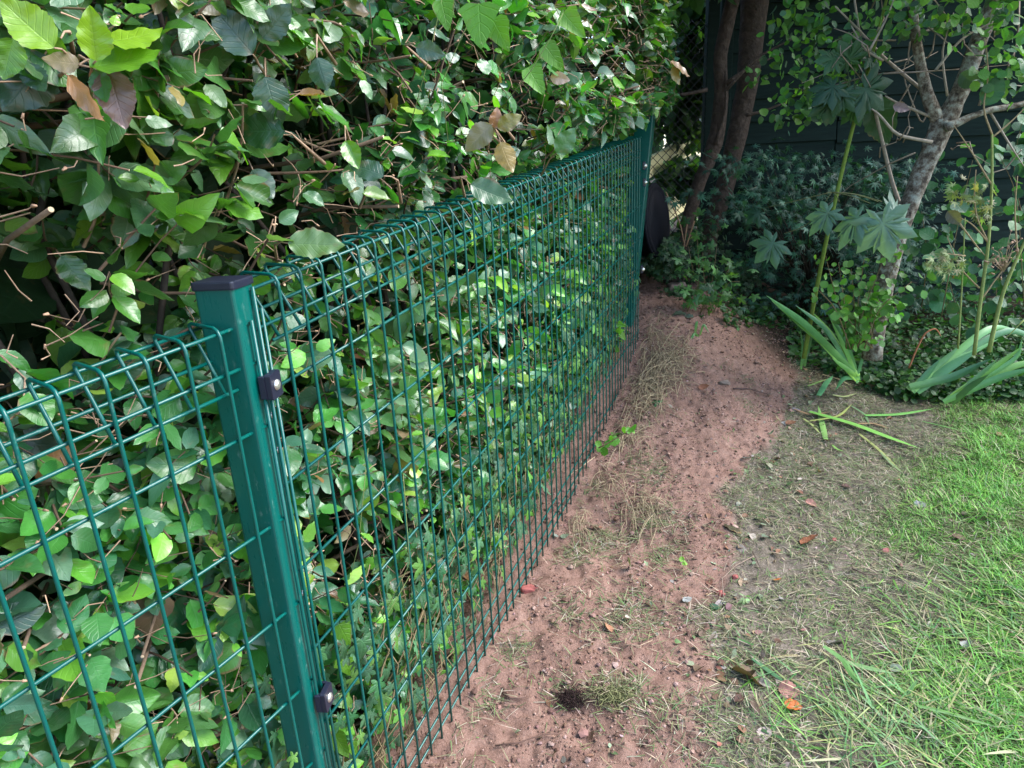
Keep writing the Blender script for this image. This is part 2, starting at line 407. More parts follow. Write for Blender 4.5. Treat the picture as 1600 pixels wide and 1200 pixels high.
# dark green stained board
m_, t, b = newmat('green stained board'); M['board'] = m_
tc = N_(t, 'ShaderNodeTexCoord'); mp = N_(t, 'ShaderNodeMapping'); mp.inputs['Scale'].default_value = (.08, 1, 1); t.links.new(tc.outputs['Object'], mp.inputs[0])
g1 = noise(t, 60, 5, .65, mp.outputs[0]); n2 = noise(t, 2.5, 3)
c = ramp(t, g1, [(.3, (.0035, .011, .009)), (.7, (.010, .023, .018))])
t.links.new(mixc(t, 1.0, c, mixc(t, n2, (.7, .7, .7, 1), (1.3, 1.3, 1.3, 1)), 'MULTIPLY'), b.inputs['Base Color'])
b.inputs['Roughness'].default_value = .85; b.inputs['Specular IOR Level'].default_value = .2; bump(t, g1, .6, .004, b)

# ================================================================== GROUND
def axis_pts(a, b_, step, lo, hi):
    c = list(np.arange(a, b_ + step / 2, step)); s = step; v = a; L = []
    while v > lo: s *= 1.35; v -= s; L.append(v)
    R_ = []; s = step; v = c[-1]
    while v < hi: s *= 1.35; v += s; R_.append(v)
    return np.array(L[::-1] + c + R_)
gx = axis_pts(-.9, 2.9, .0085, -60, 60); gy = axis_pts(.55, 4.2, .0085, -60, 60)
X, Y = np.meshgrid(gx, gy); Zg = ground_z(X, Y)
far = np.maximum(np.abs(X - 1) - 6, np.abs(Y - 2) - 6); Zg = np.where(far > 0, ground_base(X, Y), Zg)
nxg, nyg = len(gx), len(gy)
idx = np.arange(nxg * nyg).reshape(nyg, nxg)
F = np.stack([idx[:-1, :-1], idx[:-1, 1:], idx[1:, 1:], idx[1:, :-1]], -1).reshape(-1, 4)
sm = soil_mask(X, Y); lmk = lawn_mask(X, Y)
bed = sstep(3.0, 3.2, Y) * sstep(1.3, 1.5, X)
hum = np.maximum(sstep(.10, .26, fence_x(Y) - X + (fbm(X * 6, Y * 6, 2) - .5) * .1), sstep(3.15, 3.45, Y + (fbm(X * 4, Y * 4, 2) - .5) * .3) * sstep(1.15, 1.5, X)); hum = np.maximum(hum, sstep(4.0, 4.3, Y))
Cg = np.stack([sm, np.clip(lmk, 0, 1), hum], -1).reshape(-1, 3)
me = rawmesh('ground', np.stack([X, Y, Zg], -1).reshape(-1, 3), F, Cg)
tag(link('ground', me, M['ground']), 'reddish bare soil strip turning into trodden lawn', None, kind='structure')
#__PART2__
# ================================================================== FENCE
WR = .0026
def panel(name, label, P, U, N, vs, vedge, vlo, vhi, group):
    root = thing(name, label, 'fence panel', tuple(P * [1, 1, 0] + [0, 0, 0]), group)
    L = np.array(root.location)
    def hw(z, back, a, b_, r=WR):
        mb = MB(); q0 = P + U * .05 * a + N * back + [0, 0, -z]; q1 = P + U * .05 * b_ + N * back + [0, 0, -z]
        k = 9; ts = np.linspace(0, 1, k)[:, None]; mb.tube(q0 + (q1 - q0) * ts + N * (np.sin(ts * 9 + z * 7) * .0012), r, 7)
        mb.build('horizontal_wire', M['coat'], root)
    off = .0048
    for z in (0, .056, .15, .30, .45, .60, .75, .90, 1.05, 1.105, 1.142): hw(z, off, vlo, vhi)
    e0, e1 = min(vs) - .35, max(vs) + .35
    hw(0.002, .068, e0, e1); hw(.043, .040, e0, e1); hw(.084, off + .005, e0, e1)
    zb = 1.168
    def vert(v):
        mb = MB(); q = P + U * .05 * v; j = rng.normal(0, .0008, 2)
        path = [q + N * .013 + [0, 0, -.086], q + N * .040 + [0, 0, -.0385], q + N * .0655 + [0, 0, .002], q + N * .066 + [0, 0, .0085], q + N * .061 + [0, 0, .0105]]
        path += [q + N * .012 + [0, 0, .008], q + N * .004 + [0, 0, .004], q + [0, 0, -.004], q + [0, 0, -.012]]
        path += [q + [j[0] * a, 0, -zb * a] for a in (.1, .3, .5, .75, 1.0)]
        mb.tube(path, WR, 7); return mb
    proto = None
    for v in vs:
        vert(v).build('vertical_wire', M['coat'], root)
    mb = MB(); q = P + U * .05 * vedge; mb.tube([q + [0, 0, .004], q + [0, 0, -.5], q + [0, 0, -zb]], WR * 1.05, 7); mb.build('edge_wire', M['coat'], root)
    mb = MB(); q = P + U * .05 * (vedge + (.28 if vedge <= 0 else -.28)); mb.tube([q + N * .004 + [0, 0, -.03], q + N * .004 + [0, 0, -zb]], WR, 7); mb.build('edge_wire', M['coat'], root)
    return root
panel('mesh_panel', 'green welded mesh panel with about fifty close wires running away beside the soil', PA, UA, NA, list(range(1, 50)), 0, -.06, 50.1, 'green welded mesh panels')
panel('mesh_panel', 'lower green welded mesh panel cut off by the left photo edge', PB, UB, NB, [-k for k in range(0, 19)], 1, -18.4, 1.06, 'green welded mesh panels')

def post(label, C, yaw, wd, zbot, lean=(0, 0), cap=True):
    t_ = np.array([math.cos(yaw), math.sin(yaw), 0]); n_ = np.array([math.sin(yaw), -math.cos(yaw), 0])   # t along the lawn face, n towards the lawn
    cen = C + t_ * wd / 2 - n_ * wd / 2
    up = nrm(np.array([lean[0], lean[1], 1.0]))
    root = thing('fence_post', label, 'fence post', (cen[0] - lean[0] * (C[2] - zbot), cen[1] - lean[1] * (C[2] - zbot), zbot + .0), 'square green fence posts')
    h = (C[2] - zbot) / 2 / up[2]
    mb = MB(); mid = np.array([cen[0], cen[1], C[2]]) - up * h
    mb.box(mid, (t_, -n_, up), (wd / 2, wd / 2, h), bev=.0045); mb.build('post_tube', M['coat'], root, smooth=False)
    if cap:
        mb = MB(); mb.box(np.array([cen[0], cen[1], C[2]]) + up * .004, (t_, -n_, up), (wd / 2 + .0022, wd / 2 + .0022, .0055), bev=.004)
        mb.build('cap', M['black_plastic'], root, smooth=False)
    return root, t_, n_, cen
C1 = np.array([-.3591, .865, 1.1700])
p1, t1, n1_, c1 = post('square green post with black cap between the two mesh panels in front', C1, math.radians(83), .055, -.25)
def dome(mb, cen, n, r, h):
    n = nrm(n); a = nrm(np.cross(n, [0, 0, 1.0])); b_ = np.cross(n, a); V = [cen + n * h]; K = 14
    for ph in (25, 50, 72, 90):
        for k in range(K):
            th = 2 * math.pi * k / K; s_ = math.sin(math.radians(ph)); V.append(cen + r * s_ * (math.cos(th) * a + math.sin(th) * b_) + n * h * math.cos(math.radians(ph)))
    F = [(0, 1 + k, 1 + (k + 1) % K) for k in range(K)] + [(1 + i * K + k, 1 + (i + 1) * K + k, 1 + (i + 1) * K + (k + 1) % K, 1 + i * K + (k + 1) % K) for i in range(3) for k in range(K)]
    mb.add(V, F)
def clamp(root, z, wy=.034):
    # sits over both edge wires on the lawn face
    cen = C1 + t1 * (wy) + n1_ * .0165; cen[2] = z
    mb = MB(); mb.box(cen, (t1, np.array([0, 0, 1.0]), n1_), (.0160, .0190, .0045), bev=.003)
    mb.box(cen - n1_ * .0085 - t1 * .013, (t1, np.array([0, 0, 1.0]), n1_), (.004, .017, .0045), bev=.0015)
    mb.box(cen - n1_ * .0085 + t1 * .016, (t1, np.array([0, 0, 1.0]), n1_), (.003, .017, .0045), bev=.0012)
    o = mb.build('clamp', M['black_plastic'], root, smooth=False)
    mb = MB(); dome(mb, cen + n1_ * .005, n1_, .0082, .0042); me = mb.mesh('bolt', True, np.array(root.location))
    link('bolt', me, M['zinc'], o)
def z_at(px_, py_, Y): return W(px_, py_, Y)[2]
clamp(p1, z_at(410, 601, .90)); clamp(p1, z_at(494, 1088, .90)); clamp(p1, z_at(494, 1088, .90) - .42)
for (py_, k) in ((649, 0), (704, 1), (930, 2)):
    c_ = C1 + t1 * .047; c_[2] = z_at(420, py_, .91); mb = MB(); dome(mb, c_, n1_, .0052, .003); mb.build('rivet', M['zinc'], p1)
# second post, leaning
top2 = W(1024, 150, 3.30); bot2 = W(986, 520, 3.27)
ln = ((top2[0] - bot2[0]) / (top2[2] - bot2[2]), (top2[1] - bot2[1]) / (top2[2] - bot2[2]))
y2 = math.radians(70)
p2, t2, n2_, c2 = post('leaning green post at the far end of the mesh panel, half under leaves', top2, y2, .085, bot2[2] - .25, ln)
for (px_, py_) in ((1008.5, 259), (1009, 285), (1005, 421)):
    mb = MB(); c_ = W(px_, py_, 3.165); dome(mb, c_, np.array([.3, -.9, .1]), .009, .006)
    q = c_ + np.array([-.004, .014, 0]); mb2 = MB(); mb2.box(q, (t1, np.array([0, 0, 1.0]), n1_), (.014, .018, .006), bev=.003)
    o = mb2.build('clamp', M['black_plastic'], p2, smooth=False); link('bolt', mb.mesh('bolt', True, np.array(p2.location)), M['zinc'], o)

# ================================================================== HEDGE
pl = np.array([PB[:2] - UB[:2] * 1.7, PB[:2], PA[:2] + UA[:2] * 2.5, np.array([.80, 3.75]), np.array([.92, 4.6])])
sl = np.concatenate([[0], np.cumsum(np.linalg.norm(np.diff(pl, axis=0), axis=1))]); SMAX = sl[-1]; S1 = sl[1]; S2 = sl[2]
def hedge_at(s):
    s = np.asarray(s, float); x = np.interp(s, sl, pl[:, 0]); y = np.interp(s, sl, pl[:, 1])
    e = .12; dx = np.interp(s + e, sl, pl[:, 0]) - np.interp(s - e, sl, pl[:, 0]); dy = np.interp(s + e, sl, pl[:, 1]) - np.interp(s - e, sl, pl[:, 1])
    n = nrm(np.stack([-dy, dx, 0 * dx], -1)); t = nrm(np.stack([dx, dy, 0 * dx], -1))
    return np.stack([x, y, 0 * x], -1), n, t
def fence_top(s): return np.interp(s, [0, S1, S1 + .01, S2, SMAX], [.96, 1.12, 1.165, 1.415, 1.55])
def face_depth(s, z):
    ft = fence_top(s)
    above = sstep(ft + .0, ft + .16, z)
    bul = np.interp(s, [0, S1, S1 + .8, S1 + 1.5, S2, SMAX], [.01, .0, -.03, -.10, -.14, -.10])
    under = np.interp(s, [0, S1, S2, SMAX], [.055, .048, .040, .03]) + .035 * sstep(.5, .1, z - np.interp(s, [0, S1, S2, SMAX], [0, 0, .5, .6]))
    return under * (1 - above) + above * bul + (fbm(s * 3.3, z * 3.3, 2) - .5) * .08 * above + (fbm(s * 3.3 + 40, z * 3.3, 2) - .35) * .04 * (1 - above)
def htop(s): return np.interp(s, [0, S1, S2, SMAX], [1.78, 1.86, 2.30, 2.45])
def gbase(s): return np.interp(s, [0, S1, S1 + .6, S2, SMAX], [-.02, 0, .05, .48, .62])

hedge = thing('beech_hedge', 'tall clipped beech hedge with dark gaps standing behind the mesh panels', 'hedge', (-.6, 1.3, 0))
NT = 6200
s = rng.uniform(0, SMAX, NT); z = gbase(s) + (htop(s) - gbase(s)) * rng.random(NT) ** .95
gap = fbm(s * 4.2 + 7, z * 4.2, 2)
nearf = np.clip((S1 + .9 - s), 0, 1)
ftp = fence_top(s); below = z < ftp; keep = rng.random(NT) < np.where(gap < .445, np.where(below, .75, .16), np.where(below, 1.0, .8))
s, z = s[keep], z[keep]; NT = len(s)
P0, Nn, Tt = hedge_at(s)
tipd = face_depth(s, z) + np.abs(rng.normal(0, .038, NT)) + .006
deep = rng.random(NT) < .38; tipd[deep] += rng.uniform(.06, .30, deep.sum())
Tip = P0 + Nn * tipd[:, None]; Tip[:, 2] = z
ln_ = rng.uniform(.10, .24, NT)
dirs = nrm(-Nn * rng.uniform(.5, 1.0, (NT, 1)) + Tt * rng.normal(0, .5, (NT, 1)) + np.array([0, 0, 1]) * rng.normal(.12, .42, (NT, 1)))
tw = MB(); LP, LT, LN, LS, LSs = [], [], [], [], []
TW1, TW2, CUT = (.15, .095, .065), (.33, .22, .15), (.55, .42, .27)
for i in range(NT):
    L = ln_[i]; tip = Tip[i]; d = dirs[i]
    if tip[2] - gbase(s[i]) < .05: continue
    bend = rng.normal(0, .16, 3); base = tip - d * L
    k = 5; ts = np.linspace(0, 1, k)
    pts = np.array([base + d * L * q + bend * L * (q * (1 - q)) * 1.5 for q in ts])
    near = s[i] < S1 + 1.6
    cut = rng.random() < .22
    r0 = rng.uniform(.0012, .0030) if near else rng.uniform(.0018, .003); r1 = r0 * (.75 if cut else .45)
    tw.tube(pts, np.linspace(r0, r1, k), 5 if near else 3, np.array(TW1 if rng.random() < .75 else TW2) * rng.uniform(.7, 1.3), caps=False)
    if cut and near:
        e = pts[-1]; ax = nrm(pts[-1] - pts[-2]); a = nrm(np.cross(ax, [.3, .1, 1])); b_ = np.cross(ax, a)
        tw.add([e + ax * .0006] + [e + r1 * 1.15 * (math.cos(q) * a + math.sin(q) * b_) for q in np.linspace(0, 2 * math.pi, 7)[:-1]], [(0, 1 + q, 1 + (q + 1) % 6) for q in range(6)], CUT)
    nl = int(rng.integers(6, 11)) if not cut else int(rng.integers(2, 6))
    # thin clusters of last year's bud scales
    for j in range(nl):
        q = 1 - (j / nl) * .85 * rng.uniform(.8, 1.1); q = min(max(q, 0), 1)
        p = base + d * L * q + bend * L * (q * (1 - q)) * 1.5
        side = (1 if j % 2 else -1); lat = nrm(np.cross(d, [0, 0, 1.0]) + rng.normal(0, .25, 3))
        t_ = nrm(d * rng.uniform(.2, .8) + lat * side * rng.uniform(.4, 1) + np.array([0, 0, -.28]) + rng.normal(0, .28, 3))
        nn = nrm(np.array([0, 0, 1.0]) * rng.uniform(.2, 1.1) - Nn[i] * rng.uniform(.3, 1.1) + rng.normal(0, .35, 3))
        sz = rng.uniform(.024, .068) * (.8 if q > .93 else 1)
        # keep leaves behind the mesh below its top, bar a few
        ft = fence_top(s[i]); out = (p + t_ * sz - P0[i]) @ Nn[i]
        zz = min(p[2], p[2] + t_[2] * sz)
        if zz < ft + .012 and (zz > gbase(s[i])):
            lim = .078 if zz > ft - .1 else .009
            if (out < lim or (p - P0[i]) @ Nn[i] < lim) and rng.random() > (.05 if zz < ft - .1 else 0):
                p = p + Nn[i] * (lim + .004 - min(out, (p - P0[i]) @ Nn[i]))
        LP.append(p + t_ * .004); LT.append(t_); LN.append(nn); LS.append(sz); LSs.append(s[i])
tw.build('twigs', M['twig'], hedge)
LP, LT, LN, LS, LSs = map(np.array, (LP, LT, LN, LS, LSs)); NL = len(LP)
print('hedge leaves', NL)
GREENS = [(.034, .145, .034), (.020, .095, .036), (.055, .22, .034), (.12, .33, .03), (.055, .165, .095), (.24, .40, .06), (.14, .25, .16)]
wts = np.array([.24, .18, .20, .11, .16, .04, .07]); cc = pal(NL, GREENS, .18, wts)
fresh = fbm(LSs * 2.1 + 3, LP[:, 2] * 2.1, 2) > .60; cc[fresh] = cc[fresh] * .6 + np.array([.075, .16, .015]) * .4
blw = LP[:, 2] < fence_top(LSs) - .08; cc[blw] = cc[blw] * 1.22 + np.array([.004, .012, .010])  # leaves behind the mesh coloured brighter to offset the shade there
br = rng.random(NL) < .03; cc[br] = pal(br.sum(), [(.25, .13, .06), (.20, .15, .09), (.22, .18, .05)], .15)
nr = LSs < S1 + 1.5
leaves('foliage', BEECH, LP[nr], LT[nr], LN[nr], LS[nr], cc[nr], M['beech'], hedge, .42, widthvar=.2)
BEECH_LO = grid_leaf(5, w_beech, 1, 0, .12)
leaves('foliage', BEECH_LO, LP[~nr], LT[~nr], LN[~nr], LS[~nr] * 1.05, cc[~nr], M['beech'], hedge, .42, widthvar=.2)
mb = MB()
nS = 3600; s_ = rng.uniform(0, SMAX - .5, nS); z_ = gbase(s_) + .08 + (htop(s_) - gbase(s_)) * rng.random(nS) * .95; fd_ = face_depth(s_, z_); p_, n_, t_ = hedge_at(s_)
lo = z_ < fence_top(s_) + .03
for i in range(nS):
    dd_ = fd_[i] + rng.uniform(0, .06); dd_ = max(dd_, .012 if z_[i] < fence_top(s_[i]) - .1 else .078) if lo[i] else dd_
    a = p_[i] + n_[i] * dd_ + [0, 0, z_[i]]; d_ = nrm(t_[i] * rng.normal(0, 1) + np.array([0, 0, rng.normal(0, .6)]) + n_[i] * rng.uniform(.0, .8)); L = rng.uniform(.015, .075)
    mb.tube([a, a + d_ * L * .5 + rng.normal(0, .004, 3), a + d_ * L + rng.normal(0, .008, 3)], [.0006, .0009, .0012], 3, np.array((.36, .24, .16)) * rng.uniform(.45, 1.3), caps=False)
    if rng.random() < .3: mb.tube([a - d_ * .004, a + d_ * .002], [.0012, .0022], 4, (.42, .26, .17))
mb.build('twigs', M['twig'], hedge)
# inner stems and pruned branches
mb = MB()
for k in range(58):
    s_ = rng.uniform(0, SMAX); p, n, t_ = hedge_at(s_); d0 = rng.uniform(.16, .42); zt = htop(s_) * rng.uniform(.75, 1)
    zs = np.linspace(gbase(s_) - .05, zt, 9); pts = np.array([p + n * (d0 + rng.normal(0, .02)) + t_ * (rng.normal(0, .025) + (q - gbase(s_)) * rng.uniform(-.05, .05)) + [0, 0, q] for q in zs])
    mb.tube(pts, np.linspace(rng.uniform(.006, .012), .004, 9), 8, np.array((.04, .03, .025)) * rng.uniform(.7, 1.3), knob=.4)
for k in range(190):
    s_ = rng.uniform(0, SMAX); p, n, t_ = hedge_at(s_); zz = rng.uniform(gbase(s_) + .1, htop(s_)); fd = float(face_depth(s_, zz))
    a = p + n * (.34 + rng.normal(0, .03)) + [0, 0, zz - .06]; e = p + n * max(fd + .03, .085 if zz < fence_top(s_) + .05 else fd) + t_ * rng.normal(0, .16) + [0, 0, zz + rng.normal(.0, .05)]
    mid = (a + e) / 2 + rng.normal(0, .02, 3); r = rng.uniform(.0018, .0045)
    mb.tube([a, mid, e], [r * 1.4, r * 1.1, r], 7, np.array((.16, .11, .075)) * rng.uniform(.6, 1.3), knob=.3)
    ax = nrm(e - mid); u_ = nrm(np.cross(ax, [.3, .1, 1])); v_ = np.cross(ax, u_)
    mb.add([e + ax * .0008] + [e + r * 1.08 * (math.cos(q) * u_ + math.sin(q) * v_) for q in np.linspace(0, 2 * math.pi, 9)[:-1]], [(0, 1 + q, 1 + (q + 1) % 8) for q in range(8)], CUT)
mb.build('branches', M['twig'], hedge)
# packed inner foliage: larger leaves coloured dark to stand for the hedge's inner shade
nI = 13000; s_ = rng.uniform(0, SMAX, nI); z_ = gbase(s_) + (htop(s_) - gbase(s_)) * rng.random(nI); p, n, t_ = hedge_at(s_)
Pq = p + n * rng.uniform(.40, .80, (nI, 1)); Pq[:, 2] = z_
leaves('inner_shade_foliage', BEECH_LO, Pq, rng.normal(0, 1, (nI, 3)), -n + rng.normal(0, .5, (nI, 3)), rng.uniform(.09, .15, nI), pal(nI, [(.016, .040, .014), (.022, .05, .02)], .2), M['dark_leaf'], hedge, .3)

# hand placed sprigs the photograph shows in the hedge, each at its own distance
def spot_leaves(lst, parent, name='sprig', mat='beech', tmpl=None, curl=.3):
    P, T, N, S, C = [], [], [], [], []
    if parent.name.startswith('beech'):
        for (x0, y0, x1, y1, Y, c, up) in lst:
            mb = MB(); a = W(x0, y0, Y); aw = nrm(a - CP); q1 = a + aw * .05 - nrm(W(x1, y1, Y) - a) * .02 + rng.normal(0, .006, 3); q2 = q1 + aw * .12 + [rng.normal(0, .03), 0, -.04]
            mb.tube([a, a * .5 + q1 * .5 + [0, 0, .003], q1, q2], [.0009, .0011, .0018, .0035], 6, TW2); mb.build('twig', M['twig'], parent)
    for (x0, y0, x1, y1, Y, c, up) in lst:
        a = W(x0, y0, Y); b_ = W(x1, y1, Y - .012 + .03 * up); P.append(a); T.append(b_ - a); S.append(np.linalg.norm(b_ - a)); C.append(np.array(c) * rng.uniform(.8, 1.1))
        N.append(nrm(CP - a) * .9 + np.array([0, 0, 1]) * up + rng.normal(0, .12, 3))
    for i in range(len(P)): leaves('leaf', tmpl or BEECH_HI, P[i:i + 1], T[i:i + 1], N[i:i + 1], S[i:i + 1], C[i:i + 1], M[mat], parent, curl, widthvar=.08)
YG, YG2, MG, DG, BG, BR, PBr, OL = (.20, .36, .012), (.10, .26, .012), (.045, .15, .02), (.02, .07, .022), (.04, .10, .055), (.48, .22, .09), (.36, .28, .20), (.22, .20, .03)
spot_leaves([(150, 95, 140, 8, .72, YG, .2), (165, 64, 255, 62, .74, YG, 2.0), (140, 105, 255, 92, .73, YG2, 1.8), (85, 75, 5, 10, .72, YG, .4), (20, 60, 5, 125, .73, YG2, .2),
             (70, 85, 10, 175, .78, BG, .3), (95, 60, 75, 90, .74, YG2, .5), (125, 100, 70, 95, .745, PBr, .3), (105, 118, 168, 188, .74, (.42, .21, .11), 1.3), (150, 110, 172, 165, .755, MG, .2), (170, 110, 195, 200, .76, (.16, .09, .08), .0),
             (178, 40, 182, 22, .74, YG, .6), (40, 100, 75, 150, .77, BG, .2)], hedge)
spot_leaves([(250, 110, 170, 130, .95, BG, .2), (395, 85, 330, 10, .98, BG, .3), (410, 60, 455, 5, 1.0, BG, .3), (415, 120, 438, 195, 1.0, DG, .1), (495, 90, 510, 140, 1.02, BG, .1),
             (445, 205, 362, 200, 1.0, DG, .3), (395, 265, 428, 312, 1.0, (.07, .13, .08), .1), (170, 300, 260, 270, .90, (.07, .17, .05), .4), (215, 340, 280, 320, .92, MG, .7), (95, 400, 140, 455, .88, MG, .3),
             (160, 345, 95, 375, .88, (.18, .30, .03), .6), (450, 380, 540, 385, .99, (.10, .19, .06), .8), (540, 220, 560, 265, 1.1, YG2, .3), (600, 275, 545, 250, 1.1, BG, .6), (650, 75, 695, 85, 1.2, BG, .2)], hedge)
spot_leaves([(768, 195, 726, 235, 1.45, (.22, .20, .14), .2), (778, 200, 815, 180, 1.45, OL, .2), (782, 222, 800, 272, 1.44, (.30, .20, .03), .1), (772, 200, 778, 168, 1.46, (.30, .14, .07), .1),
             (735, 288, 798, 318, 1.38, (.07, .17, .07), .6), (870, 240, 900, 200, 1.7, (.05, .17, .04), .3), (1048, 97, 1076, 122, 2.6, (.34, .22, .14), 1.5), (1050, 105, 1062, 133, 2.6, (.20, .16, .05), .9),
             (860, 120, 890, 125, 1.9, (.42, .30, .25), .1)], hedge)
spot_leaves([(150, 810, 230, 840, .93, MG, .8), (45, 890, -10, 950, .88, (.10, .22, .03), .8), (115, 1050, 195, 1070, .92, (.08, .18, .03), .5), (260, 1055, 200, 1060, .94, YG2, .8), (190, 1050, 270, 1050, .93, YG2, .8),
             (75, 1095, 105, 1145, .90, MG, .3), (90, 1100, 150, 1105, .90, BG, .5), (170, 1180, 105, 1195, .88, (.09, .19, .04), .6), (185, 1090, 205, 1130, .93, YG2, .3), (310, 970, 350, 1000, 1.0, YG2, .4),
             (20, 640, 90, 745, .86, BG, .3), (90, 700, 180, 690, .88, MG, .6), (180, 740, 235, 700, .90, YG2, .8), (125, 825, 150, 860, .90, (.45, .20, .12), .2), (60, 760, 130, 790, .88, (.10, .20, .05), .7)], hedge)

# ---- ivy behind the near and far mesh
ivy = thing('ivy', 'lobed ivy creeping low through the hedge behind the long mesh panel', 'ivy', (0, 1.8, .1))
nI = 1500; s_ = S1 + (S2 - S1 + .3) * rng.random(nI); z_ = gbase(s_) + .03 + rng.random(nI) ** 1.4 * .50
kp = z_ < fence_top(s_) - .12; s_, z_ = s_[kp], z_[kp]; nI = len(s_)
p, n, t_ = hedge_at(s_); Pq = p + n * (.02 + rng.random((nI, 1)) ** 1.5 * .10 + .04 * (z_ < gbase(s_) + .2)[:, None]); Pq[:, 2] = z_
leaves('leaf_mass', IVY, Pq, np.array([0, 0, -1.0]) + t_ * rng.normal(0, .7, (nI, 1)) - n * .2, -n + np.array([0, 0, .5]) + rng.normal(0, .3, (nI, 3)), rng.uniform(.03, .062, nI),
       pal(nI, [(.045, .135, .055), (.08, .19, .10), (.03, .10, .045), (.11, .26, .05)], .2), M['broad'], ivy, .2)
mb = MB()
for k in range(60):
    q = rng.uniform(S1, S2); zz = gbase(q); pts = []
    for j in range(10):
        p, n, t_ = hedge_at(q); pts.append(p + n * rng.uniform(.03, .10) + [0, 0, zz]); q += rng.normal(.03, .03); zz += rng.uniform(.01, .08)
    mb.tube(pts, .0018, 4, (.20, .15, .08))
mb.build('stems', M['twig'], ivy)
# ---- bindweed
bw = thing('bindweed', 'pale green bindweed with heart leaves twining up through the beech', 'climbing plant', (-.1, 1.2, .3))
spot_leaves([(748, 5, 752, 78, 1.25, (.11, .30, .035), .1), (690, 0, 700, 50, 1.3, (.10, .26, .03), .1), (770, 30, 795, 80, 1.3, (.10, .26, .03), .2), (850, 70, 885, 110, 1.5, (.10, .26, .03), .5),
             (880, 20, 915, 60, 1.5, (.12, .28, .03), .4), (825, 105, 850, 150, 1.5, (.10, .26, .03), .3), (530, 975, 548, 1010, 1.08, (.12, .30, .03), .3), (532, 1025, 555, 1058, 1.08, (.14, .32, .03), .3),
             (520, 1145, 545, 1180, 1.06, (.13, .30, .03), .3), (545, 1150, 560, 1185, 1.1, (.13, .3, .03), .3)], bw, 'heart_leaves', 'broad', HEART, .15)
mb = MB()
for pts in ([(748, 5), (720, 60), (690, 130), (700, 220)], [(690, 0), (670, 90), (640, 200)], [(880, 20), (860, 60), (830, 110), (790, 160)], [(530, 975), (560, 850), (575, 700)], [(532, 1025), (600, 960), (640, 880), (630, 740)], [(520, 1145), (560, 1040), (640, 900)]):
    mb = MB(); mb.tube([W(a, b_, 1.3 if b_ < 400 else 1.12) for a, b_ in pts], .0008, 5, (.16, .20, .07)); mb.build('stem', M['twig'], bw)


# ================================================================== GROUND DETAILS
def scatter(n, x0, x1, y0, y1): return rng.uniform(x0, x1, n), rng.uniform(y0, y1, n)
def inview(x, y, z, m_=60):
    d = np.stack([x, y, z], -1) - CP; dd = d @ Fv
    u = 800 + FPX * (d @ Rv) / dd; v = 600 - FPX * (d @ Uv) / dd
    return (u > -m_) & (u < 1600 + m_) & (v > -m_) & (v < 1200 + m_ * 2) & (dd > 0)
def blades(name, x, y, hgt, wid, lean, az, C, mat, label, cat=None, kind='stuff', lift=0., parent=None, droop=.5):
    n = len(x); z = ground_z(x, y) + lift
    d = np.stack([np.cos(az), np.sin(az), 0 * az], -1); sd = np.stack([-np.sin(az), np.cos(az), 0 * az], -1)
    V = np.zeros((n, 7, 3)); base = np.stack([x, y, z], -1)
    for k, (q, wq) in enumerate(((0, 1), (.4, .9), (.75, .6))):
        out = np.sin(lean) * q + droop * q * q * np.sin(lean); up = np.cos(lean) * q * (1 - .35 * q * droop)
        c_ = base + hgt[:, None] * (out[:, None] * d + up[:, None] * np.array([0, 0, 1.]))
        V[:, 2 * k] = c_ - sd * wid[:, None] * wq; V[:, 2 * k + 1] = c_ + sd * wid[:, None] * wq
    out = np.sin(lean) * (1 + droop); up = np.cos(lean) * (1 - .45 * droop)
    V[:, 6] = base + hgt[:, None] * (out[:, None] * d + up[:, None] * np.array([0, 0, 1.]))
    f = np.array([(0, 1, 3), (0, 3, 2), (2, 3, 5), (2, 5, 4), (4, 5, 6)])
    F = (f[None] + (np.arange(n) * 7)[:, None, None]).reshape(-1, 3)
    V = V.reshape(-1, 3)
    if parent is not None: V = V - np.array(parent.location)
    me = rawmesh(name, V, F, np.repeat(C, 7, axis=0))
    o = link(name, me, mat, parent)
    if parent is None: tag(o, label, cat, kind=kind)
    return o
# lawn
x, y = scatter(330000, .2, 3.6, .9, 3.6); keep = inview(x, y, ground_base(x, y)); x, y = x[keep], y[keep]
lm_ = lawn_mask(x, y); sm_ = soil_mask(x, y); keep = (rng.random(len(x)) < (lm_ ** 1.2 * .80 * (.25 + .9 * (fbm(x * 11 + 5, y * 11, 2) > .42)) + .03) * (1 - sm_)) & ~((y > 3.25)); x, y, lm_ = x[keep], y[keep], lm_[keep]
n = len(x); print('lawn blades', n)
cl = fbm(x * 9, y * 9, 2)
col = pal(n, [(.12, .32, .04), (.075, .25, .035), (.21, .42, .06), (.20, .27, .11), (.36, .33, .18)], .15, [.36, .28, .18, .12, .06])
col = col * (.75 + .5 * cl[:, None]); dull = (1 - lm_)[:, None] * .7; col = col * (1 - dull) + np.array([.13, .14, .06]) * dull
blades('grass', x, y, rng.lognormal(math.log(.026), .4, n) * (.55 + .55 * lm_) * (.5 + .9 * cl), rng.uniform(.0006, .0016, n), rng.uniform(.25, 1.45, n), rng.uniform(0, 6.28, n), col, M['grass'], 'short bright green lawn grass at the right of the soil')
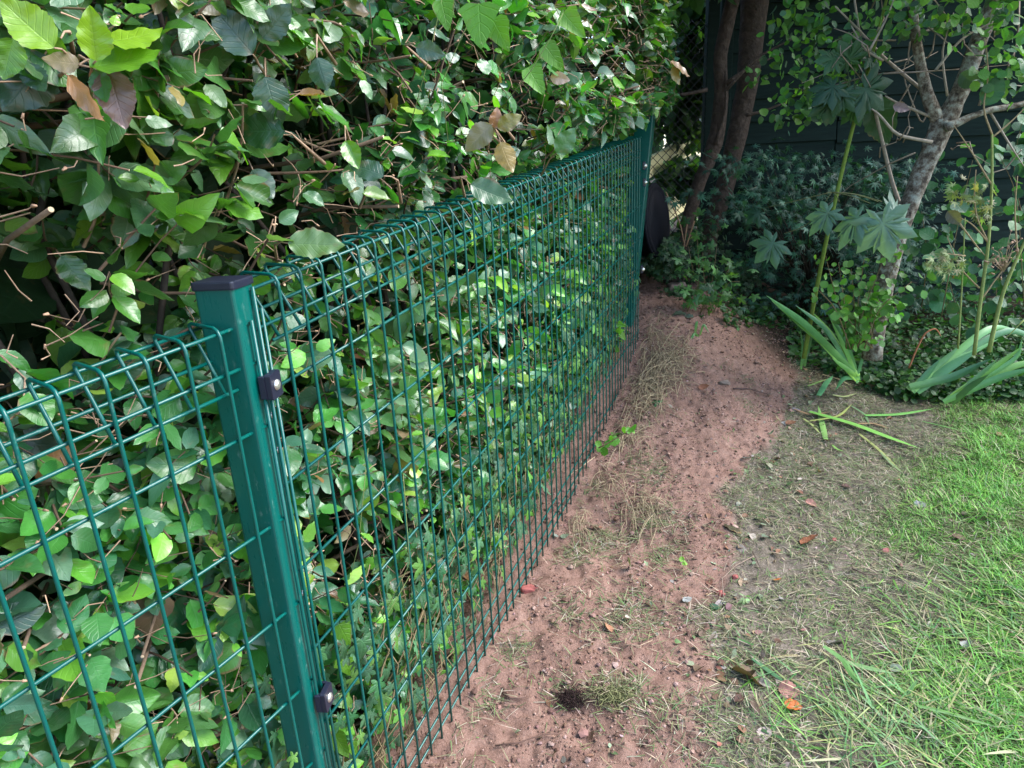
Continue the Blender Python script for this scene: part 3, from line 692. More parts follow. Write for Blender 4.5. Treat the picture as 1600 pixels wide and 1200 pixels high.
# trodden dead grass lying flat
x, y = scatter(190000, -.2, 3.2, .9, 3.7); keep = inview(x, y, ground_base(x, y)); x, y = x[keep], y[keep]
sm_ = soil_mask(x, y); tf = fbm(x * 6 + 50, y * 6, 3)
patch = np.zeros(len(x))
for (px_, py_, r) in ((1000, 800, .17), (1010, 740, .12), (1060, 880, .10), (975, 960, .12), (1040, 560, .13), (1010, 600, .1), (960, 1080, .06), (1000, 1090, .05), (880, 1080, .05), (940, 840, .1), (1100, 1180, .12), (740, 1100, .08), (960, 700, .08), (1010, 520, .08), (985, 650, .09), (900, 870, .07), (700, 1180, .08), (800, 1020, .06), (1020, 500, .08), (1150, 590, .08), (930, 760, .07), (900, 960, .07), (1060, 1160, .1), (1180, 640, .08)):
    g = G0(px_, py_); r = r * 1.1; patch = np.maximum(patch, np.exp(-((x - g[0]) ** 2 + (y - g[1]) ** 2) / (r * r * .5)))
pr = np.where(sm_ > .5, np.minimum(patch * 1.0, .8) * (.3 + (tf > .47)) + .025, .70 * (tf > .36) + .12); keep = (rng.random(len(x)) < pr * (1 - .6 * lawn_mask(x, y))) & (x > fence_x(y) + .02)
x, y = x[keep], y[keep]; n = len(x); print('flat blades', n)
onsoil = soil_mask(x, y) > .5
col = pal(n, [(.24, .21, .13), (.15, .17, .08), (.12, .19, .07), (.40, .34, .25), (.07, .06, .04)], .2, [.24, .22, .22, .16, .16])
blades('dead_grass', x, y, rng.uniform(.012, .042, n), rng.uniform(.0005, .0014, n), rng.uniform(1.0, 1.52, n), rng.uniform(0, 6.28, n), col, M['straw'], 'flattened dull dead grass trodden into the mud', lift=.002)
# longer drying grass at the bottom right
x, y = scatter(16000, .5, 2.2, .95, 1.75); g = G0(1420, 1130); g2 = G0(1560, 960)
dd = np.minimum(((x - g[0]) / .36) ** 2 + ((y - g[1]) / .16) ** 2, ((x - g2[0]) / .24) ** 2 + ((y - g2[1]) / .18) ** 2)
keep = (rng.random(len(x)) < np.exp(-dd * 1.0) * .42) & inview(x, y, 0 * x, 120); x, y = x[keep], y[keep]; n = len(x); print('long', n)
col = pal(n, [(.10, .24, .035), (.16, .27, .06), (.26, .27, .11), (.05, .13, .04), (.34, .31, .18), (.12, .26, .09)], .2)
az = rng.normal(2.6, 1.0, n) + (fbm(x * 7, y * 7, 2) - .5) * 5
blades('long_grass', x, y, rng.uniform(.035, .10, n), rng.lognormal(math.log(.0012), .45, n), rng.uniform(1.1, 1.5, n), az, col, M['grass'], 'long pale grass lying combed over near the bottom right', lift=.006, droop=.25)
# soil crumbs
x, y = scatter(130000, -.35, 2.0, .9, 3.9); keep = inview(x, y, ground_base(x, y)) & (rng.random(len(x)) < soil_mask(x, y) * (.25 + .9 * (fbm(x * 8, y * 8, 2) > .5)) + .03); x, y = x[keep], y[keep]
n = min(len(x), 34000); x, y = x[:n], y[:n]; print('crumbs', n)
ov = nrm(np.array([(1, 0, 0), (-1, 0, 0), (0, 1, 0), (0, -1, 0), (0, 0, 1), (0, 0, -1), (.6, .6, .6), (-.6, .6, .5), (.6, -.6, .55), (-.6, -.6, .6)]))
of = np.array([(4, 6, 7), (4, 7, 9), (4, 9, 8), (4, 8, 6), (0, 6, 8), (2, 7, 6), (1, 9, 7), (3, 8, 9), (0, 2, 6), (2, 1, 7), (1, 3, 9), (3, 0, 8), (0, 5, 2), (2, 5, 1), (1, 5, 3), (3, 5, 0)])
sz = rng.lognormal(math.log(.0019), .6, n); sz = np.minimum(sz, .013)
V = ov[None] * sz[:, None, None] * rng.uniform(.6, 1.3, (n, 10, 1)); rot = rng.uniform(0, 6.28, n); cz, sz_ = np.cos(rot)[:, None], np.sin(rot)[:, None]
V = np.stack([V[..., 0] * cz - V[..., 1] * sz_, V[..., 0] * sz_ + V[..., 1] * cz, V[..., 2] * .75], -1) + np.stack([x, y, ground_z(x, y) + sz * .25], -1)[:, None]
F = (of[None] + (np.arange(n) * 10)[:, None, None]).reshape(-1, 3)
me = rawmesh('soil_crumbs', V.reshape(-1, 3), F, np.repeat(pal(n, [(.22, .13, .10), (.30, .195, .16), (.15, .087, .065)], .15), 10, axis=0), smooth=False)
tag(link('soil_crumbs', me, M['crumb']), 'loose reddish soil crumbs strewn over the dug strip', None, kind='stuff')
#__PART3__
# ================================================================== BACKGROUND
# timber fence
FY = 4.55
fl = W(1118, 400, FY)[0]; 
tf_ = thing('timber_fence', 'dark green stained board fence closing the back of the garden', 'fence', (fl, FY, .3))
hb = .135; zb = .15; yaw = math.radians(-3)
ft_, fn_ = np.array([math.cos(yaw), math.sin(yaw), 0]), np.array([math.sin(yaw), -math.cos(yaw), 0])
def joint(px_): return W(px_, 250, FY)[0] - fl
js = [0.0, joint(1298), joint(1298) + 1.83, joint(1298) + 3.66]
for a, b_ in zip(js[:-1], js[1:]):
    k = 0; z_ = zb + (.0 if a else .02)
    while z_ < 2.75:
        c_ = np.array([fl, FY, 0]) + ft_ * ((a + b_) / 2) + [0, 0, z_ + hb / 2] + fn_ * .002
        mb = MB(); up = nrm(np.array([0, .13, 1.0])); mb.box(c_, (ft_, np.cross(up, ft_), up), ((b_ - a) / 2 - .004, .008, hb / 2 + .006))
        mb.build('board', M['board'], tf_, smooth=False); z_ += hb
for a in js:
    mb = MB(); c_ = np.array([fl, FY, 1.45]) + ft_ * a - fn_ * (.05 if a else 0); mb.box(c_, (ft_, -fn_, np.array([0, 0, 1.0])), (.04, .045, 1.35), bev=.006); mb.build('timber_post', M['board'], tf_, smooth=False)

def cloud(n, cen, rad, shell=.0):
    v = rng.normal(0, 1, (n, 3)); v = nrm(v) * (shell + (1 - shell) * rng.random((n, 1)) ** .45); return np.asarray(cen) + v * np.asarray(rad)
def clumps(n, cens, r): 
    i = rng.integers(0, len(cens), n); return np.asarray(cens)[i] + nrm(rng.normal(0, 1, (n, 3))) * rng.random((n, 1)) ** .4 * r

# chain link fence and pale rails of the next garden
cl_ = thing('chain_link_fence', 'rusty black diamond chain link between the dark trunk and the green post', 'fence', (1.0, 4.45, .5))
mb = MB(); y0 = 4.42; x0, x1, z0, z1 = W(1005, 200, y0)[0], W(1125, 200, y0)[0], .6, 2.1; st = .055
k = -40
for k in range(-45, 60):
    for sgn in (1, -1):
        pts = []
        for j in range(60):
            zz = z0 + j * .03; xx = x0 + k * st + sgn * j * .03 + (0 if sgn > 0 else .9)
            if x0 <= xx <= x1 and zz <= z1: pts.append((xx, y0 + .003 * sgn, zz))
        if len(pts) > 2: mb.tube(pts, .0022, 4)
mb.build('mesh', M['link'], cl_)
mb = MB(); q = W(1108, 200, 4.43); mb.box((q[0], 4.45, 1.3), ((1, 0, 0), (0, 1, 0), (0, 0, 1)), (.035, .035, 1.2), bev=.005); mb.build('timber_post', M['board'], cl_, smooth=False)
mb = MB(); 
rl = thing('rail_fence', 'pale yellow sunlit rails seen through the chain link', 'fence', tuple(W(1060, 260, 5.1) * [1, 1, 0] + [0, 0, .5]))
for (xa, ya, xb, yb) in ((1020, 258, 1120, 205), (1020, 345, 1110, 288)):
    A_, B_ = W(xa, ya, 4.75), W(xb, yb, 5.5); d_ = nrm(B_ - A_); up = nrm(np.array([0, 0, 1.0]) - d_ * d_[2]); mb = MB()
    mb.box((A_ + B_) / 2, (d_, np.cross(up, d_), up), (np.linalg.norm(B_ - A_) / 2 + .3, .012, .065)); mb.build('rail', M['pale_wood'], rl, smooth=False)
mb = MB(); q = W(1125, 250, 5.6); mb.box((q[0], 5.6, 1.3), ((1, 0, 0), (0, 1, 0), (0, 0, 1)), (.05, .05, .9)); mb.build('rail_post', M['pale_wood'], rl, smooth=False)
# neighbour shrub
sh = thing('laurel_shrub', 'dark leafy shrub beyond the chain link filling the left background', 'shrub', (.9, 6.1, .5))
Pq = np.concatenate([cloud(5200, (.85, 6.5, 1.9), (1.7, .5, 2.0)), cloud(900, W(1085, 60, 4.9), (.35, .2, .5)), cloud(500, W(1065, 150, 5.0), (.3, .25, .35)), cloud(260, W(1065, 275, 4.9), (.2, .15, .12))]); n = len(Pq)
leaves('foliage', BEECH_LO, Pq, rng.normal(0, 1, (n, 3)) + [0, 0, -.4], rng.normal(0, .5, (n, 3)) + [.1, -.6, .8], rng.uniform(.07, .13, n), pal(n, [(.03, .085, .02), (.05, .13, .02), (.02, .05, .02)], .2), M['broad'], sh, .25)
mb = MB()
for k in range(14): a = np.array([.75 + rng.normal(0, .2), 6.4, .4]); mb.tube([a, a + [rng.normal(0, .3), 0, .9], a + [rng.normal(0, .8), rng.normal(0, .2), 1.9]], [.02, .014, .006], 6, (.08, .06, .04))
mb.build('stems', M['twig'], sh)
# dark tub lying behind the far post
q = W(1030, 345, 3.75); tb = thing('round_tub', 'dark navy round tub tipped on its side behind the far green post', 'tub', tuple(q))
ax = nrm(np.array([.85, -.50, .1])); u_ = nrm(np.cross(ax, [0, 0, 1.0])); v_ = np.cross(u_, ax)
def lathe(mb, cen, ax, u_, v_, prof, K=36, c=(1, 1, 1)):
    V = [cen + ax * h + r * (math.cos(2 * math.pi * k / K) * u_ + math.sin(2 * math.pi * k / K) * v_) for (r, h) in prof for k in range(K)]
    F = [(i * K + k, i * K + (k + 1) % K, (i + 1) * K + (k + 1) % K, (i + 1) * K + k) for i in range(len(prof) - 1) for k in range(K)]; mb.add(V, F, c)
R_ = .20; mb = MB(); lathe(mb, q, ax, u_, v_, [(.001, 0), (R_ * .8, 0), (R_ * .83, -.008), (R_ * .88, .0), (R_ * .97, .0), (R_, -.01), (R_, -.03), (R_ * .95, -.035), (R_ * .86, -.3), (R_ * .8, -.32), (.001, -.32)]); mb.build('tub_body', M['tub'], tb)
mb = MB(); th = np.linspace(0, 2 * math.pi, 40); mb.tube([q + R_ * 1.0 * (math.cos(a) * u_ + math.sin(a) * v_) + ax * -.015 for a in th], .008, 6); mb.build('rim', M['tub'], tb)

# ---- trees
def pxtube(mb, pts, Y, r, seg=12, c=(1, 1, 1), knob=.25, sub=4):
    P = np.array([W(a, b_, (Y if np.isscalar(Y) else Y[i])) for i, (a, b_) in enumerate(pts)]); n = len(P); r = np.broadcast_to(np.asarray(r, float), (n,))
    t = np.linspace(0, n - 1, (n - 1) * sub + 1); Q = np.stack([np.interp(t, range(n), P[:, k]) for k in range(3)], 1); rr = np.interp(t, range(n), r)
    for _ in range(2): Q[1:-1] = (Q[:-2] + 2 * Q[1:-1] + Q[2:]) / 4
    mb.tube(Q, rr, seg, c, knob=knob); return Q
tA = thing('double_stem_tree', 'dark reddish brown tree with two leaning stems crossing by the board fence', 'tree', tuple(W(1080, 430, 4.0)), 'trees at the back')
mb = MB(); pxtube(mb, [(1045, 470), (1062, 400), (1075, 340), (1092, 285), (1118, 225), (1128, 150), (1124, 90), (1140, 20), (1160, -60), (1175, -150)], 3.95, [.06, .047, .039, .037, .044, .038, .036, .036, .036, .03]); mb.build('trunk', M['bark'], tA)
mb = MB(); pxtube(mb, [(1075, 470), (1095, 400), (1118, 340), (1138, 270), (1152, 210), (1166, 140), (1176, 60), (1180, -10), (1190, -120), (1230, -260)], 4.1, [.08, .068, .058, .055, .054, .058, .068, .076, .065, .055]); mb.build('trunk', M['bark'], tA)
mb = MB()
for pts in ([(1118, 225), (1135, 170), (1133, 110)], [(1135, 130), (1170, 105), (1220, 85)], [(1105, 140), (1060, 150), (1040, 135)], [(1166, 180), (1190, 175), (1240, 155)], [(1135, 140), (1180, 90), (1240, 60)]): pxtube(mb, pts, 3.9, [.012, .008, .004], 6)
mb.build('branch', M['bark'], tA)
cr = [W(a, b_, Y) for a, b_, Y in ((1120, -130, 3.8), (1230, -160, 3.7), (1320, -130, 4.2), (1050, -100, 3.6), (1400, -220, 3.9), (1200, -300, 3.5), (1500, -260, 4.2), (1000, -200, 3.8))]
cr += [np.array(q) for q in ((1.6, 3.9, 2.95), (2.2, 4.1, 3.0), (2.8, 4.0, 3.0), (3.4, 4.1, 3.0), (2.0, 3.5, 3.15), (2.6, 3.4, 3.2), (3.2, 3.5, 3.1), (3.8, 4.2, 2.9), (4.2, 3.8, 2.8), (4.4, 4.3, 2.5), (4.1, 4.4, 2.0))]  # unseen overhead clumps, added to shade the board fence and back corner
Pq = clumps(8000, cr, np.array([.50, .5, .33])); n = len(Pq)
leaves('crown_and_shade', BEECH_LO, Pq, rng.normal(0, 1, (n, 3)) + [0, 0, -.5], rng.normal(0, .5, (n, 3)) + [0, -.2, .9], rng.uniform(.06, .10, n), pal(n, [(.03, .09, .02), (.05, .13, .02), (.02, .06, .02)], .2), M['broad'], tA, .25)

tB = thing('lichen_tree', 'slender forked tree with grey lichen patches on its leaning trunk', 'tree', tuple(G0(1375, 560)), 'trees at the back')
YB_ = 3.0
mb = MB(); pxtube(mb, [(1362, 560), (1372, 490), (1390, 405), (1412, 340), (1438, 275), (1460, 225), (1474, 190)], YB_, [.046, .043, .041, .039, .039, .042, .048], 14); 
pxtube(mb, [(1472, 200), (1492, 160), (1512, 115), (1530, 60), (1560, -10), (1590, -90)], YB_, [.042, .036, .034, .032, .03, .028], 12); mb.build('trunk', M['lichen'], tB)
mb = MB(); pxtube(mb, [(1468, 195), (1448, 150), (1436, 90), (1428, 40), (1425, -20), (1420, -90)], YB_, [.028, .024, .02, .018, .017, .014], 10); mb.build('branch', M['lichen'], tB)
mb = MB(); pxtube(mb, [(1478, 200), (1515, 183), (1545, 172), (1590, 165), (1640, 150)], YB_ - .1, [.02, .013, .012, .011, .01], 8); mb.build('branch', M['lichen'], tB)
mb = MB()
for pts, r in (([(1415, 345), (1395, 290), (1372, 195), (1350, 95), (1335, 0)], .010), ([(1456, 222), (1400, 212), (1375, 180), (1362, 170)], .008), ([(1460, 185), (1400, 160), (1383, 150)], .007), ([(1440, 140), (1380, 90), (1345, 50), (1305, 10)], .008),
               ([(1380, 95), (1352, 80), (1330, 40)], .006), ([(1436, 55), (1420, 50), (1405, 10)], .008), ([(1530, 165), (1545, 120), (1538, 60)], .006), ([(1430, 55), (1470, 40), (1510, 20)], .006), ([(1545, 172), (1580, 230), (1600, 260)], .005),
               ([(1358, 80), (1385, 30), (1400, -10)], .005), ([(1462, 110), (1500, 60), (1560, 30)], .006), ([(1450, 170), (1440, 200), (1405, 105), (1440, 75)], .004), ([(1480, 150), (1470, 80), (1490, 20)], .005), ([(1500, 140), (1560, 130), (1600, 135)], .005)):
    pxtube(mb, pts, rng.uniform(2.85, 3.1), [r * (1 - .6 * k / (len(pts) - 1)) for k in range(len(pts))], 6, (.30, .25, .2))
for k in range(34):
    a = np.array((rng.uniform(1290, 1600), rng.uniform(-30, 260))); g_ = rng.normal(0, 26, 2); d_ = g_ + rng.normal(0, 9, (3, 2)); pts = [a, a + d_[0], a + d_[0] + d_[1], a + d_.sum(0)]
    mb.tube([W(p[0], p[1], 3.0 + rng.normal(0, .1)) for p in pts], [.0035, .003, .002, .001], 4, (.28, .22, .17))
mb.build('twigs', M['twig'], tB)
cr = [W(a, b_, Y) for a, b_, Y in ((1560, 15, 2.7), (1500, 30, 2.8), (1440, 10, 2.8), (1590, 60, 2.6), (1350, 70, 3.1), (1300, 45, 3.2), (1255, 20, 3.2), (1290, 90, 3.2), (1400, -40, 2.9), (1500, -60, 2.6), (1600, -40, 2.5), (1300, -60, 3.1), (1390, 30, 3.0), (1230, 60, 3.3), (1290, 160, 3.2), (1340, 110, 3.15), (1270, 130, 3.3), (1600, 130, 2.8), (1210, 110, 3.5), (1580, 100, 2.7), (1240, 170, 3.4))]
Pq = np.concatenate([clumps(1050, cr, np.array([.15, .15, .10])), clumps(2200, [c_ + np.array([0, -.1, .42]) for c_ in cr[:9]] + [W(1700, -50, 2.8), W(1650, -200, 2.6)], np.array([.42, .45, .22]))]); n = len(Pq)  # sprays in view, plus unseen higher clumps added for shade
leaves('crown_and_shade', OVAL, Pq, rng.normal(0, 1, (n, 3)) + [0, 0, -.4], rng.normal(0, .5, (n, 3)) + [0, -.5, .8], rng.uniform(.025, .05, n), pal(n, [(.07, .21, .04), (.05, .15, .05), (.12, .29, .05), (.06, .15, .08)], .2), M['broad'], tB, .2)
spot_leaves([(1395, 165, 1420, 172, 2.95, (.28, .2, .24), .2), (1500, 115, 1530, 135, 2.9, (.05, .10, .06), .1), (1540, 165, 1565, 115, 2.7, (.04, .12, .05), .1), (1360, 155, 1400, 225, 3.1, (.04, .10, .04), .2), (1480, 330, 1500, 350, 2.9, (.1, .1, .08), .1)], tB, 'hanging_leaves', 'broad')

# ---- japanese maple, in drooping layers
mp_ = thing('japanese_maple', 'low dark shrub of fine pointed maple leaves before the board fence', 'shrub', tuple(G0(1230, 500)))
cs = []; mb = MB(); root = W(1260, 470, 4.0)
for k in range(105):
    px_ = rng.uniform(1120, 1470); top = 240 + abs(px_ - 1270) * .12; py_ = rng.uniform(top, 470); Y = rng.uniform(3.55, 4.3)
    if px_ < 1150 and py_ > 340: continue
    c_ = W(px_, py_, Y); cs.append(c_); mid = (root + c_) / 2 + [0, 0, .1]; mb.tube([root + rng.normal(0, .03, 3), mid, c_], [.006, .0035, .0015], 5, (.035, .028, .02))
mb.build('stems', M['twig'], mp_)
P, T, N_l, S, Cc = [], [], [], [], []
for c_ in cs:
    dr = nrm(rng.normal(0, 1, 3) * [1, .5, .15]); 
    for j in range(34):
        q = c_ + dr * rng.uniform(-.24, .24) + rng.normal(0, .045, 3) * [1, 1, .6]; P.append(q); T.append(rng.normal(0, .7, 3) + [0, -.3, -.45]); N_l.append(rng.normal(0, .3, 3) + [0, -.45, 1]); S.append(rng.uniform(.04, .075))
leaves('foliage', MAPLE, P, T, N_l, S, pal(len(P), [(.028, .090, .060), (.040, .12, .078), (.018, .06, .042)], .18), M['dark_leaf'], mp_, .2)

# ---- sycamore seedling
sy = thing('sycamore_sapling', 'tall green stemmed sycamore sapling with large drooping lobed leaves', 'sapling', tuple(G0(1268, 555)))
mb = MB(); pxtube(mb, [(1256, 560), (1272, 470), (1292, 370), (1308, 300), (1322, 240), (1340, 170), (1362, 90), (1385, 0), (1400, -60)], 3.05, [.011, .010, .0095, .009, .0085, .008, .007, .006, .005], 8, (.13, .19, .03), 0); mb.build('stem', M['twig'], sy)
SL = []
def bigleaf(x0, y0, x1, y1, Y, c, up): SL.append((x0, y0, x1, y1, Y, c, up))
for a in ((1372, 315, 1392, 412, 2.55, (.15, .26, .20), .8), (1360, 318, 1296, 382, 2.6, (.13, .24, .18), .9), (1378, 315, 1432, 372, 2.6, (.14, .24, .18), .9), (1312, 316, 1256, 362, 2.7, (.12, .22, .16), .9), (1225, 365, 1174, 408, 2.8, (.08, .17, .11), .6),
          (1320, 120, 1265, 165, 2.95, (.03, .085, .045), .6), (1325, 125, 1300, 185, 2.95, (.035, .10, .05), .5), (1335, 120, 1385, 175, 2.95, (.03, .085, .045), .5), (1335, 110, 1310, 60, 3.0, (.04, .11, .05), .4), (1330, 150, 1345, 200, 3.0, (.035, .10, .04), .4),
          (1320, 90, 1270, 95, 3.0, (.04, .11, .05), .5), (1345, 85, 1390, 100, 3.0, (.03, .09, .05), .5), (1300, 140, 1290, 200, 3.0, (.04, .10, .05), .4), (1195, 325, 1165, 350, 3.4, (.03, .09, .05), .5)): bigleaf(*a)
spot_leaves(SL, sy, 'leaf_blades', 'broad', SYC, .2)
mb = MB()
for (x0, y0, x1, y1, Y, c, up) in SL:
    mb = MB()
    if y0 > 250: pxtube(mb, [(1300 if x0 < 1400 else 1320, 300), ((x0 + 1300) / 2, y0 - 12), (x0, y0)], Y, [.002, .0018, .0015], 5, (.07, .08, .03), 0)
    else: pxtube(mb, [(1338, 175), (x0, y0)], Y, [.002, .0015], 5, (.06, .08, .03), 0)
    mb.build('leaf_stalk', M['twig'], sy)


# ---- small upright shrub with round leaves
def stemplant(name, label, cat, stems, Y, nleaf, size, cols, tmpl, spread=14, mat='broad', r=.0028, scol=(.16, .12, .06), down=0.0, group=None):
    o = thing(name, label, cat, tuple(G0(*stems[0][0])), group); mb = MB(); P, T, N2, S = [], [], [], []
    for st in stems:
        Yq = Y + rng.normal(0, .05); Q = pxtube(mb, st, Yq, np.linspace(r, r * .4, len(st)), 5, scol, 0)
        for j in range(nleaf):
            q = Q[rng.integers(len(Q) // 5, len(Q))] + rng.normal(0, spread / FPX * Y * .35, 3); P.append(q); T.append(rng.normal(0, .8, 3) + [0, -.3, -down]); N2.append(rng.normal(0, .35, 3) + [-.15, -.8, .6]); S.append(rng.uniform(*size))
    mb.build('stem', M['twig'], o); leaves('foliage', tmpl, P, T, N2, S, pal(len(P), cols, .15), M[mat], o, .15); return o
sts = [[(1340 + rng.normal(0, 10), 545), (1335 + d * .5 + rng.normal(0, 5), 480), (1335 + d, t_)] for d, t_ in ((-45, 400), (-25, 410), (-5, 420), (15, 405), (50, 395), (75, 385), (30, 440), (-60, 450), (60, 430), (40, 470), (55, 500), (30, 490), (70, 480), (20, 460), (90, 440))]
stemplant('round_leaf_shrub', 'small upright shrub with light green round leaves by the lichen trunk', 'shrub', sts, 2.88, 20, (.022, .042), [(.08, .23, .03), (.06, .18, .03), (.10, .25, .05)], OVAL, 26)
sts = [[(1105 + rng.normal(0, 12), 490), (1100 + d, 440), (1098 + d * 1.6, t_)] for d, t_ in ((-14, 385), (0, 395), (14, 380), (26, 420), (-6, 360), (36, 440))]
stemplant('ivy', 'pale green ivy shoots climbing beside the path under the double trunk', 'ivy', sts, 3.45, 20, (.045, .075), [(.09, .22, .06), (.07, .18, .05), (.05, .13, .05)], IVY, 40, 'broad')
sts = [[(1150 + rng.normal(0, 30), 300), (1150 + d, 260), (1150 + d * 2, 225)] for d in (-20, 0, 20)]
# dark ivy bank behind the far post
bk = thing('ivy', 'dark ivy bank growing at the foot of the double trunk', 'ivy', tuple(G0(1050, 440)))
Pq = np.concatenate([cloud(300, W(1150, 430, 3.9), (.15, .1, .12)), cloud(420, W(1035, 400, 3.75), (.13, .15, .12)), cloud(500, W(1075, 400, 3.95), (.26, .2, .2)), cloud(240, W(1060, 460, 3.75), (.14, .15, .05)), cloud(200, W(1120, 470, 3.8), (.18, .15, .12))]); n = len(Pq)
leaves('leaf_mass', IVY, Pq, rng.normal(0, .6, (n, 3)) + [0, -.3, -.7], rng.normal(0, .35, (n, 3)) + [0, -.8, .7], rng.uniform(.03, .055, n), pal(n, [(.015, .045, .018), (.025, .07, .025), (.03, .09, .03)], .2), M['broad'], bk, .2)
mb = MB()
for pts in ([(1040, 300), (1062, 345), (1070, 385)], [(1085, 345), (1072, 385)], [(1075, 340), (1070, 375), (1068, 390)]): pxtube(mb, pts, 3.7, [.004, .004, .003][:len(pts)], 5, (.25, .15, .09), 0)
mb.build('stems', M['twig'], bk)

# ---- ground cover along the bed (uncountable)
px_ = rng.uniform(1235, 1700, 9000); py_ = 462 + rng.random(9000) ** .8 * 145 + np.where(px_ > 1400, 8, 0)
P = []
for a, b_ in zip(px_, py_):
    if b_ > 560 + (a - 1240) * .35: continue
    q = G0(a, b_ + 12); P.append(q + [0, 0, abs(rng.normal(0, .045 if b_ > 500 else .12))])
for k in range(700):
    q = G0(rng.uniform(1130, 1260), rng.uniform(480, 515)); P.append(q + [0, 0, abs(rng.normal(0, .03))])
P = np.array(P); n = len(P)
o = leaves('ground_cover', OVAL, P, rng.normal(0, 1, (n, 3)) * [1, 1, .4], rng.normal(0, .35, (n, 3)) + [0, -.4, 1], rng.uniform(.018, .042, n), pal(n, [(.03, .10, .03), (.05, .15, .03), (.022, .07, .025)], .2), M['broad'], None, .2)
tag(o, 'low dark green bed plants spreading between iris clumps and trunk', None, kind='stuff')

# ---- iris clumps
def ribbon(mb, pts, wd, c, nref=(0, -.5, 1), fold=.15, grad=0.0):
    P = np.asarray(pts, float); t = np.linspace(0, 1, len(P)); tt = np.linspace(0, 1, 14)
    Q = np.stack([np.interp(tt, t, P[:, k]) for k in range(3)], 1)
    for _ in range(3): Q[1:-1] = (Q[:-2] + 2 * Q[1:-1] + Q[2:]) / 4
    d = nrm(np.gradient(Q, axis=0)); nr = nrm(np.asarray(nref, float)); V = []
    for i in range(14):
        s_ = nrm(np.cross(d[i], nr)); nn = np.cross(s_, d[i]); wq = wd * (1.0 if tt[i] < .55 else max(.04, 1 - ((tt[i] - .55) / .45) ** 1.6)) * (.75 + .25 * min(1, tt[i] * 5))
        for u in (-1, -.4, .4, 1): V.append(Q[i] + s_ * u * wq * .5 - nn * abs(u) * fold * wq)
    F = [(i * 4 + k, i * 4 + k + 1, i * 4 + k + 5, i * 4 + k + 4) for i in range(13) for k in range(3)]
    cc_ = np.array([np.asarray(c, float) * (1 + grad * np.array([.9, .45, -.1]) * max(0, 1 - tt[i] * 2.2)) for i in range(14) for _ in range(4)])
    mb.add(V, F, cc_)
M['iris'] = simple('iris blade', (1, 1, 1), .42, spec=.4, usecol=True, nscale=25, namt=.12, bs=.2, bscale=300)
def iris(label, base, tips, Yb, cols):
    o = thing('iris_clump', label, 'iris', tuple(G0(*base)), 'iris clumps along the bed')
    for i, (tx, ty, hx, hy, dY, wd) in enumerate(tips):
        mb = MB(); b0 = W(base[0] + rng.normal(0, 5), base[1] + rng.normal(0, 3), Yb); h = W(hx, hy, Yb + dY * .5); e = W(tx, ty, Yb + dY)
        ribbon(mb, [b0, b0 * .5 + h * .5, h, h * .5 + e * .5, e], wd, np.array(cols[i % len(cols)]) * rng.uniform(.85, 1.15), (-.1 + rng.normal(0, .35), -1, .35), .2, .8); mb.build('blade', M['iris'], o)
    return o
IC = [(.09, .26, .08), (.13, .32, .07), (.07, .22, .09), (.16, .36, .06)]
iris('iris clump fanning up and left beside the path', (1338, 592), [(1198, 462, 1262, 508, -.1, .030), (1206, 470, 1268, 520, -.05, .026), (1243, 477, 1293, 512, .0, .026), (1268, 486, 1302, 525, .05, .024), (1292, 487, 1320, 530, .05, .030), (1298, 500, 1322, 545, .0, .022), (1358, 520, 1350, 555, 0, .016), (1222, 476, 1280, 530, -.05, .024), (1305, 610, 1318, 590, .0, .02), (1300, 560, 1322, 575, -.05, .022)], 3.02, IC)
iris('broad iris clump sprawling right over the grass edge', (1425, 612), [(1575, 512, 1515, 540, .1, .034), (1600, 520, 1545, 508, .15, .032), (1640, 540, 1575, 508, .12, .028), (1530, 545, 1480, 575, 0, .04), (1500, 540, 1460, 578, .05, .034), (1550, 560, 1490, 590, -.05, .036), (1470, 560, 1445, 590, .0, .03), (1560, 530, 1500, 560, .05, .03)], 2.85, [(.07, .20, .08), (.10, .25, .08), (.06, .17, .07)])
iris('low iris clump with arching blades at the right edge', (1480, 630), [(1625, 572, 1560, 590, -.1, .03), (1600, 540, 1550, 580, 0, .034), (1560, 560, 1525, 595, .0, .03), (1597, 530, 1592, 560, .0, .02), (1640, 560, 1580, 572, .0, .028), (1545, 585, 1515, 605, -.1, .026)], 2.72, [(.08, .22, .07), (.13, .30, .06), (.07, .18, .06)])
iris('few short iris blades left of the fanning clump', (1258, 575), [(1262, 500, 1262, 530, 0, .018), (1250, 515, 1256, 545, 0, .014), (1270, 520, 1264, 545, 0, .014)], 3.1, [(.06, .17, .05)])
iris('tiny iris tuft at the soil edge under the pale ivy', (1092, 528), [(1075, 538, 1085, 520, -.05, .014), (1108, 520, 1100, 505, 0, .012), (1085, 512, 1090, 500, 0, .012)], 3.2, [(.08, .20, .05)])

